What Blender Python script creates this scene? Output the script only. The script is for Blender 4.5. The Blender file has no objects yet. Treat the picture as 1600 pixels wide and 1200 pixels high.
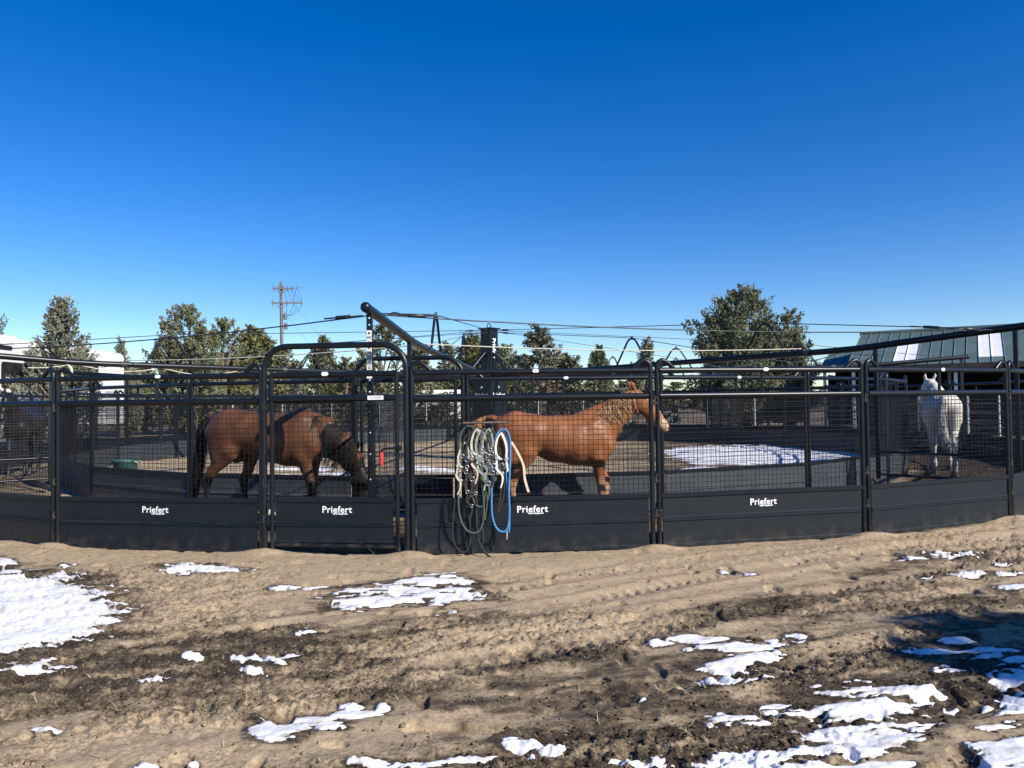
import bpy, math, random
import numpy as np
from mathutils import Vector, Matrix
random.seed(11)
RNG = np.random.default_rng(11)
R = math.radians
scn = bpy.context.scene
COL = scn.collection

# ------------------------------------------------------------------ camera
F_PX = 1170.0            # focal length in pixels of a 1600 px wide frame
CAM_Z = 1.5
PITCH, ROLL = math.atan(28 / F_PX), 0.0125
fwd = Vector((0, math.cos(PITCH), math.sin(PITCH)))
upw = Vector((0, -math.sin(PITCH), math.cos(PITCH)))
rgt = Vector((1, 0, 0))
cr = rgt * math.cos(ROLL) - upw * math.sin(ROLL)
cu = rgt * math.sin(ROLL) + upw * math.cos(ROLL)
cam_d = bpy.data.cameras.new('camera')
cam_d.sensor_width = 36.0
cam_d.lens = 36.0 * F_PX / 1600.0
cam_d.clip_start, cam_d.clip_end = 0.05, 3000
cam = bpy.data.objects.new('camera', cam_d)
COL.objects.link(cam)
M = Matrix.Identity(4)
for i in range(3):
    M[i][0], M[i][1], M[i][2] = cr[i], cu[i], -fwd[i]
M[2][3] = CAM_Z
cam.matrix_world = M
scn.camera = cam

# ------------------------------------------------------------------ sky, sun, exposure
SUN_EL, SUN_AZ = R(34), R(49)      # SUN_AZ: behind the camera, towards the right
sun_dir = Vector((math.sin(SUN_AZ) * math.cos(SUN_EL), -math.cos(SUN_AZ) * math.cos(SUN_EL), math.sin(SUN_EL)))
world = bpy.data.worlds.new('World')
scn.world = world
world.use_nodes = True
wn, wl = world.node_tree.nodes, world.node_tree.links
wn.clear()
sky = wn.new('ShaderNodeTexSky')
sky.sky_type = 'NISHITA'
sky.sun_disc = False
sky.sun_elevation = SUN_EL
sky.sun_rotation = math.pi - SUN_AZ
sky.altitude = 1000
sky.air_density = 1.0
sky.dust_density = 0.25
sky.ozone_density = 3.0
hsv = wn.new('ShaderNodeHueSaturation')
hsv.inputs['Hue'].default_value = 0.514
hsv.inputs['Saturation'].default_value = 1.42
hsv.inputs['Value'].default_value = 1.12
bg = wn.new('ShaderNodeBackground')
bg.inputs['Strength'].default_value = 0.10
wo = wn.new('ShaderNodeOutputWorld')
wl.new(sky.outputs[0], hsv.inputs['Color'])
wl.new(hsv.outputs[0], bg.inputs['Color'])
wl.new(bg.outputs[0], wo.inputs['Surface'])
sl = bpy.data.lights.new('sun', 'SUN')
sl.energy = 5.0
sl.angle = R(0.53)
sl.color = (1.0, 0.93, 0.83)
sun = bpy.data.objects.new('sun', sl)
COL.objects.link(sun)
sun.rotation_euler = sun_dir.to_track_quat('Z', 'Y').to_euler()
sun.location = (20, -30, 30)
scn.view_settings.view_transform = 'Standard'
scn.view_settings.look = 'None'
scn.view_settings.exposure = 0.45
scn.view_settings.gamma = 1.0
scn.view_settings.use_curve_mapping = False

# ------------------------------------------------------------------ helpers
def px_ray(px, py):
    return fwd + cr * ((px - 800) / F_PX) + cu * ((600 - py) / F_PX)

def at(px, py, d):
    """world point seen at pixel (1600x1200 frame) at depth y = d"""
    r = px_ray(px, py)
    k = d / r.y
    return Vector((r.x * k, d, CAM_Z + r.z * k))

def to_px(X, Y, Z):
    """numpy: world -> pixel of the 1600x1200 frame"""
    Zc = Z - CAM_Z
    a = X * fwd.x + Y * fwd.y + Zc * fwd.z
    a = np.maximum(a, 0.05)
    u = X * cr.x + Y * cr.y + Zc * cr.z
    v = X * cu.x + Y * cu.y + Zc * cu.z
    return 800 + F_PX * u / a, 600 - F_PX * v / a

def _hash(ix, iy, seed):
    h = (ix.astype(np.int64) * 374761393 + iy.astype(np.int64) * 668265263 + seed * 974711) & 0xffffffff
    h = ((h ^ (h >> 13)) * 1274126177) & 0xffffffff
    return ((h ^ (h >> 16)) & 0xffff) / 65535.0

def vnoise(x, y, seed=0):
    ix, iy = np.floor(x), np.floor(y)
    fx, fy = x - ix, y - iy
    fx, fy = fx * fx * (3 - 2 * fx), fy * fy * (3 - 2 * fy)
    a, b = _hash(ix, iy, seed), _hash(ix + 1, iy, seed)
    c, d = _hash(ix, iy + 1, seed), _hash(ix + 1, iy + 1, seed)
    return (a + (b - a) * fx) * (1 - fy) + (c + (d - c) * fx) * fy

def fbm(x, y, seed=0, o=4, g=0.5):
    s, amp, t = 0, 1.0, 0
    for k in range(o):
        s = s + amp * vnoise(x * 2 ** k + 17.3 * k, y * 2 ** k - 9.1 * k, seed + k)
        t += amp
        amp *= g
    return s / t

def sstep(a, b, x):
    t = np.clip((x - a) / (b - a), 0, 1)
    return t * t * (3 - 2 * t)

class MB:
    """collects faces that become one mesh"""
    def __init__(self):
        self.v, self.f, self.s = [], [], []
    def add(self, vs, fs, smooth=False):
        o = len(self.v)
        self.v += [tuple(p) for p in vs]
        self.f += [tuple(i + o for i in f) for f in fs]
        self.s += [smooth] * len(fs)
        return self
    def box(self, c, s, rot=None, bev=0.0):
        sx, sy, sz = s[0] / 2, s[1] / 2, s[2] / 2
        if bev <= 0:
            vs = [Vector((x, y, z)) for x in (-sx, sx) for y in (-sy, sy) for z in (-sz, sz)]
            fs = [(0, 1, 3, 2), (4, 6, 7, 5), (0, 4, 5, 1), (2, 3, 7, 6), (0, 2, 6, 4), (1, 5, 7, 3)]
        else:
            b = bev
            ring = [(-sx + b, -sz), (sx - b, -sz), (sx, -sz + b), (sx, sz - b), (sx - b, sz), (-sx + b, sz), (-sx, sz - b), (-sx, -sz + b)]
            vs = [Vector((x, y, z)) for y in (-sy, sy) for x, z in ring]
            fs = [tuple(range(8)), tuple(range(15, 7, -1))]
            fs += [((i + 1) % 8, i, i + 8, (i + 1) % 8 + 8) for i in range(8)]
        if rot is not None:
            vs = [rot @ p for p in vs]
        c = Vector(c)
        return self.add([p + c for p in vs], fs)
    def tube(self, pts, r, n=8, closed=False, cap=True):
        pts = [Vector(p) for p in pts]
        m = len(pts)
        rr = r if isinstance(r, (list, tuple)) else [r] * m
        tang = []
        for i in range(m):
            a = pts[(i - 1) % m] if (closed or i > 0) else pts[i]
            b = pts[(i + 1) % m] if (closed or i < m - 1) else pts[i]
            t = (b - a)
            tang.append(t.normalized() if t.length > 1e-9 else Vector((0, 0, 1)))
        up = Vector((0, 0, 1)) if abs(tang[0].z) < 0.9 else Vector((1, 0, 0))
        nrm = (up - tang[0] * up.dot(tang[0])).normalized()
        vs, fs = [], []
        for i in range(m):
            nrm = (nrm - tang[i] * nrm.dot(tang[i]))
            nrm = nrm.normalized() if nrm.length > 1e-6 else tang[i].orthogonal().normalized()
            bi = tang[i].cross(nrm)
            for k in range(n):
                a = 2 * math.pi * k / n
                vs.append(pts[i] + (nrm * math.cos(a) + bi * math.sin(a)) * rr[i])
        segs = m if closed else m - 1
        for i in range(segs):
            j = (i + 1) % m
            for k in range(n):
                k2 = (k + 1) % n
                fs.append((i * n + k, i * n + k2, j * n + k2, j * n + k))
        self.add(vs, fs, True)
        if cap and not closed:
            self.add(vs[:n], [tuple(range(n - 1, -1, -1))])
            self.add(vs[-n:], [tuple(range(n))])
        return self
    def ribbon(self, pts, w, side, taper=None):
        pts = [Vector(p) for p in pts]
        m = len(pts)
        vs, fs = [], []
        side = Vector(side)
        for i, p in enumerate(pts):
            k = w * (taper(i / (m - 1)) if taper else 1.0) * 0.5
            vs += [p - side * k, p + side * k]
        for i in range(m - 1):
            fs.append((2 * i, 2 * i + 1, 2 * i + 3, 2 * i + 2))
        return self.add(vs, fs, True)
    def extrude(self, poly, x0, x1):
        """poly: (y, z) outline, extruded along x"""
        n = len(poly)
        vs = [(x0, y, z) for y, z in poly] + [(x1, y, z) for y, z in poly]
        fs = [((i + 1) % n, i, i + n, (i + 1) % n + n) for i in range(n)]
        fs += [tuple(range(n)), tuple(range(2 * n - 1, n - 1, -1))]
        return self.add(vs, fs)
    def prism(self, poly, z0, z1, cap=True):
        n = len(poly)
        vs = [(x, y, z0) for x, y in poly] + [(x, y, z1) for x, y in poly]
        fs = [(i, (i + 1) % n, (i + 1) % n + n, i + n) for i in range(n)]
        if cap:
            fs += [tuple(range(n - 1, -1, -1)), tuple(range(n, 2 * n))]
        return self.add(vs, fs)
    def ball(self, c, r, nu=10, nv=6):
        c = Vector(c)
        rx, ry, rz = r if isinstance(r, (tuple, list)) else (r, r, r)
        vs, fs = [c + Vector((0, 0, -rz))], []
        for j in range(1, nv):
            ph = -math.pi / 2 + math.pi * j / nv
            for i in range(nu):
                th = 2 * math.pi * i / nu
                vs.append(c + Vector((rx * math.cos(ph) * math.cos(th), ry * math.cos(ph) * math.sin(th), rz * math.sin(ph))))
        vs.append(c + Vector((0, 0, rz)))
        for i in range(nu):
            fs.append((0, 1 + (i + 1) % nu, 1 + i))
            t = 1 + (nv - 2) * nu
            fs.append((t + i, t + (i + 1) % nu, len(vs) - 1))
        for j in range(nv - 2):
            for i in range(nu):
                a, b = 1 + j * nu + i, 1 + j * nu + (i + 1) % nu
                fs.append((a, b, b + nu, a + nu))
        return self.add(vs, fs, True)
    def mesh(self, name, mat):
        me = bpy.data.meshes.new(name)
        me.from_pydata(self.v, [], self.f)
        me.polygons.foreach_set('use_smooth', self.s)
        if mat:
            me.materials.append(mat)
        me.update()
        return me
    def build(self, name, mat, parent=None):
        return link(name, self.mesh(name, mat), parent)

def link(name, data, parent=None):
    o = bpy.data.objects.new(name, data)
    COL.objects.link(o)
    if parent:
        o.parent = parent
    return o

def tag(o, label=None, cat=None, group=None, kind=None):
    if label: o['label'] = label
    if cat: o['category'] = cat
    if group: o['group'] = group
    if kind: o['kind'] = kind
    return o

def thing(name, label, cat, loc=(0, 0, 0), rz=0.0, group=None):
    o = link(name, None)
    o.location = loc
    o.rotation_euler = (0, 0, rz)
    return tag(o, label, cat, group)

def np_mesh(name, V, Q, mat, smooth=True):
    me = bpy.data.meshes.new(name)
    V = np.ascontiguousarray(V, dtype=np.float32)
    Q = np.ascontiguousarray(Q, dtype=np.int32)
    k = Q.shape[1]
    me.vertices.add(len(V))
    me.vertices.foreach_set('co', V.ravel())
    me.loops.add(Q.size)
    me.loops.foreach_set('vertex_index', Q.ravel())
    me.polygons.add(len(Q))
    me.polygons.foreach_set('loop_start', np.arange(0, Q.size, k, dtype=np.int32))
    me.polygons.foreach_set('use_smooth', np.full(len(Q), smooth))
    me.update(calc_edges=True)
    if mat:
        me.materials.append(mat)
    return me

def set_attr(me, name, arr):
    a = me.attributes.new(name, 'FLOAT', 'POINT')
    a.data.foreach_set('value', np.ascontiguousarray(arr, dtype=np.float32))

def text_mesh(body, size, mat, extrude=0.0015, offset=0.0, shear=0.0, xscale=1.0, space=1.0):
    cu_ = bpy.data.curves.new('lettering', 'FONT')
    cu_.body = body
    cu_.size = size
    cu_.extrude = extrude
    cu_.offset = offset
    cu_.space_character = space
    cu_.shear = shear
    cu_.align_x, cu_.align_y = 'CENTER', 'CENTER'
    cu_.resolution_u = 3
    t = bpy.data.objects.new('lettering', cu_)
    COL.objects.link(t)
    bpy.context.view_layer.update()
    me = bpy.data.meshes.new_from_object(t.evaluated_get(bpy.context.evaluated_depsgraph_get()))
    bpy.data.objects.remove(t)
    me.transform(Matrix.Diagonal((xscale, 1, 1, 1)))
    me.transform(Matrix.Rotation(R(90), 4, 'X'))      # upright, readable from -y
    me.materials.clear()
    me.materials.append(mat)
    return me

# ------------------------------------------------------------------ materials
def nodes_of(name):
    m = bpy.data.materials.new(name)
    m.use_nodes = True
    n, l = m.node_tree.nodes, m.node_tree.links
    return m, n, l, n['Principled BSDF']

def ramp(n, stops):
    r = n.new('ShaderNodeValToRGB')
    e = r.color_ramp.elements
    while len(e) < len(stops):
        e.new(0.5)
    for i, (p, c) in enumerate(stops):
        e[i].position = p
        e[i].color = (*c, 1) if len(c) == 3 else c
    return r

def pmat(name, c1, c2, scale=8, rough=0.5, metal=0.0, bump=0.0, bscale=60, detail=6, spec=0.5, lo=0.35, hi=0.65, stretch=None):
    m, n, l, b = nodes_of(name)
    tc = n.new('ShaderNodeTexCoord')
    src = tc.outputs['Object']
    if stretch:
        mp = n.new('ShaderNodeMapping')
        mp.inputs['Scale'].default_value = stretch
        l.new(src, mp.inputs[0]); src = mp.outputs[0]
    nz = n.new('ShaderNodeTexNoise')
    nz.inputs['Scale'].default_value = scale
    nz.inputs['Detail'].default_value = detail
    l.new(src, nz.inputs['Vector'])
    rp = ramp(n, [(lo, c1), (hi, c2)])
    l.new(nz.outputs['Fac'], rp.inputs[0])
    l.new(rp.outputs[0], b.inputs['Base Color'])
    b.inputs['Roughness'].default_value = rough
    b.inputs['Metallic'].default_value = metal
    b.inputs['Specular IOR Level'].default_value = spec
    if bump:
        n2 = n.new('ShaderNodeTexNoise')
        n2.inputs['Scale'].default_value = bscale
        n2.inputs['Detail'].default_value = 4
        l.new(src, n2.inputs['Vector'])
        bp = n.new('ShaderNodeBump')
        bp.inputs['Strength'].default_value = bump
        bp.inputs['Distance'].default_value = 0.01
        l.new(n2.outputs['Fac'], bp.inputs['Height'])
        l.new(bp.outputs[0], b.inputs['Normal'])
    return m

def steel_mat(name, c1, c2, rough, dust=0.5):
    """black powder coated steel, dust gathered near the ground"""
    m, n, l, b = nodes_of(name)
    tc = n.new('ShaderNodeTexCoord')
    nz = n.new('ShaderNodeTexNoise')
    nz.inputs['Scale'].default_value = 5
    nz.inputs['Detail'].default_value = 8
    l.new(tc.outputs['Object'], nz.inputs['Vector'])
    base = ramp(n, [(0.3, c1), (0.7, c2)])
    l.new(nz.outputs['Fac'], base.inputs[0])
    sp = n.new('ShaderNodeSeparateXYZ')
    l.new(tc.outputs['Object'], sp.inputs[0])
    mr = n.new('ShaderNodeMapRange')
    mr.inputs['From Min'].default_value = 0.0
    mr.inputs['From Max'].default_value = 0.16
    mr.inputs['To Min'].default_value = 1.0
    mr.inputs['To Max'].default_value = 0.0
    l.new(sp.outputs['Z'], mr.inputs['Value'])
    n2 = n.new('ShaderNodeTexNoise')
    n2.inputs['Scale'].default_value = 9
    n2.inputs['Detail'].default_value = 10
    l.new(tc.outputs['Object'], n2.inputs['Vector'])
    r2 = ramp(n, [(0.45, (0, 0, 0)), (0.8, (1, 1, 1))])
    l.new(n2.outputs['Fac'], r2.inputs[0])
    mu = n.new('ShaderNodeMath'); mu.operation = 'MULTIPLY'
    l.new(mr.outputs[0], mu.inputs[0]); l.new(r2.outputs[0], mu.inputs[1])
    m2 = n.new('ShaderNodeMath'); m2.operation = 'MULTIPLY'
    l.new(mu.outputs[0], m2.inputs[0]); m2.inputs[1].default_value = dust
    mix = n.new('ShaderNodeMix'); mix.data_type = 'RGBA'
    l.new(m2.outputs[0], mix.inputs['Factor'])
    l.new(base.outputs[0], mix.inputs['A'])
    mix.inputs['B'].default_value = (0.22, 0.16, 0.10, 1)
    l.new(mix.outputs['Result'], b.inputs['Base Color'])
    b.inputs['Roughness'].default_value = rough
    b.inputs['Specular IOR Level'].default_value = 0.38
    bp = n.new('ShaderNodeBump')
    bp.inputs['Strength'].default_value = 0.06
    bp.inputs['Distance'].default_value = 0.02
    n3 = n.new('ShaderNodeTexNoise'); n3.inputs['Scale'].default_value = 2.2
    l.new(tc.outputs['Object'], n3.inputs['Vector'])
    l.new(n3.outputs['Fac'], bp.inputs['Height'])
    l.new(bp.outputs[0], b.inputs['Normal'])
    return m

STEEL = steel_mat('black_steel', (0.005, 0.007, 0.010), (0.009, 0.012, 0.016), 0.34)
SHEET = steel_mat('black_sheet_steel', (0.0035, 0.007, 0.011), (0.007, 0.0115, 0.0165), 0.48, 0.22)
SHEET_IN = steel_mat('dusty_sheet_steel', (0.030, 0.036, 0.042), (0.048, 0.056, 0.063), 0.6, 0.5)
WIRE = pmat('black_wire', (0.006, 0.007, 0.009), (0.012, 0.013, 0.016), 20, 0.5, spec=0.25)
GALV = pmat('galvanised_wire', (0.03, 0.033, 0.037), (0.07, 0.075, 0.08), 12, 0.5, 0.2)
ZINC = pmat('zinc_hardware', (0.45, 0.46, 0.48), (0.65, 0.66, 0.67), 30, 0.35, 0.8)
WHITEP = pmat('white_print', (0.78, 0.78, 0.78), (0.84, 0.84, 0.84), 20, 0.5)
BLACKP = pmat('black_print', (0.01, 0.01, 0.01), (0.015, 0.015, 0.015), 20, 0.5)
GREYP = pmat('grey_print', (0.35, 0.35, 0.36), (0.42, 0.42, 0.43), 20, 0.5)
CABLE = pmat('steel_cable', (0.02, 0.03, 0.035), (0.05, 0.06, 0.065), 40, 0.4, 0.4)
ROPEC = pmat('cream_rope', (0.48, 0.44, 0.32), (0.66, 0.62, 0.5), 60, 0.8)
WHITEV = pmat('white_vehicle_paint', (0.74, 0.73, 0.70), (0.80, 0.79, 0.77), 2, 0.35, bump=0.02, bscale=5)
GLASSD = pmat('dark_glass', (0.012, 0.015, 0.017), (0.03, 0.034, 0.036), 3, 0.08)
RUBBER = pmat('black_rubber', (0.012, 0.012, 0.012), (0.03, 0.028, 0.026), 20, 0.8)
BARK = pmat('juniper_bark', (0.09, 0.065, 0.045), (0.2, 0.15, 0.11), 12, 0.9, bump=0.5, bscale=25)
POLEW = pmat('pole_wood', (0.12, 0.105, 0.095), (0.22, 0.195, 0.175), 3, 0.9, stretch=(6, 6, 0.4))

# ------------------------------------------------------------------ ring layout
CX, CY = -0.58, 19.5
CEN = Vector((CX, CY, 0))
def ring(a, r, z=0.0):
    """point at angle a (degrees from the near side, positive to the right)"""
    return Vector((CX + r * math.sin(R(a)), CY - r * math.cos(R(a)), z))

near_posts = [(-21.2, 12.16), (-9.6, 11.92), (-2.25, 11.95), (9.9, 11.92), (21.7, 12.08), (32.8, 12.28)]
OUT = [ring(a, r) for a, r in near_posts]
N_REST = 26
rest_a = [32.8 + (338.8 - 32.8) * i / N_REST for i in range(1, N_REST)]
R_OUT = 12.2
R_IN = 9.6
IN_GATE = (-9.1, -0.3)
N_IN = 22
in_a = [IN_GATE[1] + (360 + IN_GATE[0] - IN_GATE[1]) * i / N_IN for i in range(N_IN + 1)]

# ------------------------------------------------------------------ ground
def fence_radius(X, Y):
    return np.hypot(X - CX, Y - CY)

SNOW = {   # pixel ellipses of the snow lying on the ground, one cluster per patch
 'big_left': (('broad white snow patch at left, before the leftmost fence panels', ), [(35, 922, 120, 26), (55, 945, 125, 26), (30, 972, 125, 26), (0, 990, 60, 16)]),
 'left_strip': (('long thin snow strip lying below the broad left snow patch',), [(55, 1031, 60, 7), (25, 1038, 40, 7), (0, 1005, 45, 6)]),
 'far_left': (('small torn snow patch at the left edge close to the fence',), [(5, 878, 20, 8), (15, 887, 16, 4)]),
 'panel_strip': (('flat snow strip on sand below the panel left of the gate',), [(300, 885, 55, 5), (335, 888, 50, 5), (290, 893, 10, 2.5), (105, 880, 12, 2.5)]),
 'gate_patch': (('ragged snow patch on dark soil in front of the halter rack',), [(680, 905, 60, 9), (650, 918, 75, 11), (580, 935, 75, 11), (720, 925, 45, 9), (690, 940, 22, 14), (555, 918, 30, 6), (500, 917, 24, 4), (445, 914, 22, 3.5), (480, 984, 18, 5)]),
 'mid_left': (('row of small snow scraps in the brown mud at centre left',), [(295, 1021, 22, 5.5), (415, 1021, 50, 6), (400, 1041, 26, 4.5), (240, 1056, 30, 4.5), (262, 1022, 6, 2.5), (70, 1131, 22, 3), (438, 1032, 12, 3)]),
 'near_left': (('smooth snow drift with a long tail at lower left of centre',), [(432, 1131, 46, 16), (500, 1120, 60, 7), (560, 1110, 45, 6), (598, 1098, 12, 7), (551, 1097, 18, 5), (520, 1134, 26, 4)]),
 'bottom': (('broken snow lumps along the bottom edge at centre',), [(575, 1190, 26, 6), (660, 1194, 46, 7), (745, 1184, 42, 8), (815, 1160, 27, 8), (862, 1172, 24, 7), (830, 1187, 20, 6), (298, 1186, 14, 6), (235, 1197, 22, 8), (1000, 1187, 42, 8), (1028, 1178, 16, 7), (545, 1098, 6, 3)]),
 'mid_right': (('branched snow patch in the mud right of centre',), [(1085, 995, 55, 6), (1150, 1008, 60, 9), (1165, 1022, 50, 12), (1130, 1036, 50, 9), (1140, 1060, 48, 6), (1210, 1000, 22, 6), (1248, 992, 22, 6), (1035, 1000, 25, 4), (1075, 1012, 10, 3), (1003, 1088, 14, 4)]),
 'big_right': (('large crusted snow patch at lower right',), [(1370, 1085, 105, 22), (1310, 1100, 90, 20), (1400, 1110, 70, 18), (1340, 1140, 90, 18), (1290, 1165, 90, 16), (1170, 1182, 75, 16), (1260, 1195, 60, 14), (1355, 1185, 70, 18), (1150, 1120, 52, 9), (1110, 1135, 22, 8), (1455, 1075, 30, 8), (1200, 1105, 18, 6)]),
 'right_edge': (('snow patch running out of the frame at lower right corner',), [(1600, 1100, 50, 18), (1590, 1135, 60, 28), (1580, 1165, 70, 18), (1600, 1190, 60, 16), (1535, 1155, 30, 6)]),
 'shaded': (('bluish snow scraps lying in the tree shadow at right',), [(1465, 1015, 60, 5), (1495, 998, 30, 6), (1540, 1015, 55, 8), (1520, 1040, 50, 7), (1590, 1025, 30, 9), (1585, 1058, 36, 10), (1610, 1045, 40, 8)]),
 'fence_right': (('thin snow strip near the fence at far right',), [(1490, 863, 42, 5), (1425, 869, 26, 3), (1510, 892, 32, 3.5), (1572, 888, 20, 4.5), (1590, 908, 34, 4), (1445, 898, 14, 3), (1135, 890, 14, 3), (1170, 894, 12, 2.5), (1565, 876, 12, 3)]),
}

def snow_mask(px, py, X, Y, blobs, seed, holes=0.0):
    w1 = (fbm(X * 2.0 + 3, Y * 5.0, seed, 4) - 0.5)
    w2 = (fbm(X * 6, Y * 20, seed + 9, 5, 0.62) - 0.5)
    m = np.full(px.shape, -9.0)
    for cx, cy, rx, ry in blobs:
        q = ((px - cx) / rx) ** 2 + ((py - cy) / ry) ** 2
        m = np.maximum(m, 1.0 - np.sqrt(q))
    w3 = fbm(X * 2.6 + 0.6 * Y, Y * 12 - 1.6 * X, seed + 23, 4, 0.55) - 0.5
    body = m + 0.6 * w1 + 1.2 * w2 - 1.5 * np.maximum(w3 + 0.01, 0) * (2.2 + holes) + 0.04
    scrap = (fbm(X * 7, Y * 19, seed + 31, 3, 0.5) - 0.70) * 4 - 2.2 * np.maximum(-0.25 - m, 0)
    return np.maximum(body, np.where(m > -0.9, scrap, -9))

# near ground: rows that get wider apart with distance
NU, NV = 1100, 430
u = np.linspace(-1.05, 1.05, NU)
t = np.linspace(0, 1, NV)
dd = 1 / (1 / 2.2 + (1 / 10.8 - 1 / 2.2) * t)
U, D = np.meshgrid(u, dd)
GX, GY = U * D, D.copy()
gpx, gpy = to_px(GX, GY, np.zeros_like(GX))

def ground_fields(X, Y):
    ang = R(24)
    a = X * math.cos(ang) + Y * math.sin(ang)       # ruts run slightly uphill to the right
    b = -X * math.sin(ang) + Y * math.cos(ang)
    rf = fence_radius(X, Y)
    near_f = 1 - sstep(0.2, 1.3, rf - 12.0)           # sand strip at the fence
    rough = sstep(0.38, 0.62, fbm(a * 0.55, b * 1.9, 3, 4)) * (1 - 0.75 * near_f)
    z = 0.05 * (fbm(a * 0.30, b * 1.1, 21, 3) - 0.5)
    z += 0.05 * (fbm(a * 0.7, b * 3.2, 31, 3) - 0.5) * (1 - 0.6 * near_f)
    lump = fbm(X * 9, Y * 11, 41, 4, 0.6)
    z += rough * (0.045 * (lump - 0.5) + 0.045 * (fbm(X * 28, Y * 30, 51, 3) - 0.5))
    z += (1 - rough) * 0.008 * (fbm(X * 14, Y * 16, 61, 3) - 0.5)
    # wheel ruts with tread marks
    for b0, wd in ((4.35, 0.13), (5.05, 0.12), (3.55, 0.12), (2.75, 0.13), (5.55, 0.10)):
        bb = b - b0 - 0.25 * np.sin(a * 0.45 + b0)
        pr_ = np.exp(-(bb / wd) ** 2)
        tread = 0.5 + 0.5 * np.sin(a * 2 * math.pi / 0.11 + 2.0 * np.sign(bb) + 9 * bb)
        keep = sstep(0.42, 0.6, fbm(a * 0.8, b * 0.5 + b0, 65, 3))
        z += pr_ * keep * (-0.022 + 0.026 * tread) + 0.014 * np.exp(-((np.abs(bb) - 1.5 * wd) / 0.07) ** 2)
    # hoof and boot prints
    pr = vnoise(X * 6.3, Y * 7.1, 77)
    z -= 0.030 * sstep(0.78, 0.88, pr) * (1 - 0.5 * near_f)
    # little heaps of sand at the fence posts
    for p in OUT:
        g = np.exp(-(((X - p.x) / 0.22) ** 2 + ((Y - p.y + 0.06) / 0.16) ** 2))
        z += 0.055 * g
    z += 0.03 * near_f * sstep(0, 0.5, rf - 11.9)
    damp = sstep(0.36, 0.66, fbm(a * 0.5 + 5, b * 2.2, 13, 5, 0.6) - 0.07 + 0.13 * rough + 0.11 * sstep(5.6, 3.6, Y) + 0.08 * sstep(1.0, 4.0, X) - 0.24 * near_f - 0.10 * sstep(4.4, 5.6, Y) * sstep(-0.3, -1.6, X))
    return z - 0.028, rough, damp

GZ, ROUGH, DAMP = ground_fields(GX, GY)
allsnow = np.full(GX.shape, -9.0)
masks = {}
for i, (k, (lab, blobs)) in enumerate(SNOW.items()):
    m = snow_mask(gpx, gpy, GX, GY, blobs, 100 + 7 * i, {'big_right': 2.4, 'right_edge': 1.8, 'gate_patch': 1.2, 'shaded': 2.0, 'mid_right': 0.6, 'big_left': -1.7, 'near_left': -1.2, 'left_strip': -1.0}.get(k, 0.0))
    masks[k] = m
    allsnow = np.maximum(allsnow, m)
wetrim = sstep(-0.9, 0.05, allsnow + 0.5 * (fbm(GX * 5, GY * 6, 91, 3) - 0.5))
for cx, cy, rx, ry, k_ in ((200, 1045, 430, 42, .34), (120, 1085, 330, 26, .26), (950, 1165, 640, 55, .34), (1330, 1060, 330, 110, .26), (1120, 1000, 260, 50, .18), (640, 950, 190, 26, .30), (620, 895, 160, 16, .22), (1340, 905, 260, 26, .20), (480, 990, 330, 20, .20),
                          (300, 945, 190, 42, -.40), (330, 1135, 330, 30, -.34), (930, 905, 260, 30, -.30), (760, 1010, 330, 22, -.12), (850, 1060, 300, 26, -.12)):
    q_ = ((gpx - cx) / rx) ** 2 + ((gpy - cy + 0.25 * (gpx - cx) * 0.5) / ry) ** 2
    DAMP = DAMP + k_ * 0.62 * np.exp(-q_ * 1.2)
pat = fbm(GX * 2.6 + 1.2 * GY, GY * 8.5 - 1.8 * GX, 515, 5, 0.62) - 0.5
DAMP = np.clip(DAMP * (0.60 + 1.7 * pat) + 0.25 * pat + 0.95 * wetrim ** 1.8, 0, 1)
ROUGH = np.clip(ROUGH * 0.7 + 0.55 * np.clip(DAMP, 0, 1) + 0.16 * (fbm(GX * 1.5, GY * 3, 777, 3) > 0.5), 0, 1)
rf = fence_radius(GX, GY)
edge = np.maximum(sstep(0.93, 1.04, np.abs(U)), np.maximum(sstep(10.0, 10.7, D), sstep(2.5, 2.25, D)))
inside = sstep(11.80, 11.66, rf)
GZs = GZ * (1 - edge) - 0.16 * np.maximum(edge, inside)

m, n, l, b = nodes_of('dirt')
tc = n.new('ShaderNodeTexCoord')
at_d = n.new('ShaderNodeAttribute'); at_d.attribute_name = 'damp'
nz = n.new('ShaderNodeTexNoise'); nz.inputs['Scale'].default_value = 8.5; nz.inputs['Detail'].default_value = 12; nz.inputs['Roughness'].default_value = 0.72
l.new(tc.outputs['Object'], nz.inputs['Vector'])
mp = n.new('ShaderNodeMapRange'); mp.inputs['From Min'].default_value = 0.3; mp.inputs['From Max'].default_value = 0.7
mp.inputs['To Min'].default_value = -0.42; mp.inputs['To Max'].default_value = 0.40
l.new(nz.outputs['Fac'], mp.inputs['Value'])
ad = n.new('ShaderNodeMath'); ad.operation = 'ADD'; ad.use_clamp = True
l.new(at_d.outputs['Fac'], ad.inputs[0]); l.new(mp.outputs[0], ad.inputs[1])
cr_ = ramp(n, [(0.0, (0.43, 0.33, 0.212)), (0.28, (0.295, 0.225, 0.143)), (0.62, (0.14, 0.106, 0.069)), (1.0, (0.045, 0.034, 0.024))])
l.new(ad.outputs[0], cr_.inputs[0])
n2 = n.new('ShaderNodeTexNoise'); n2.inputs['Scale'].default_value = 55; n2.inputs['Detail'].default_value = 8; n2.inputs['Roughness'].default_value = 0.7
l.new(tc.outputs['Object'], n2.inputs['Vector'])
r2 = ramp(n, [(0.3, (0.62, 0.62, 0.62)), (0.7, (1.25, 1.25, 1.25))])
l.new(n2.outputs['Fac'], r2.inputs[0])
at_c = n.new('ShaderNodeAttribute'); at_c.attribute_name = 'crumbs'
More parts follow.
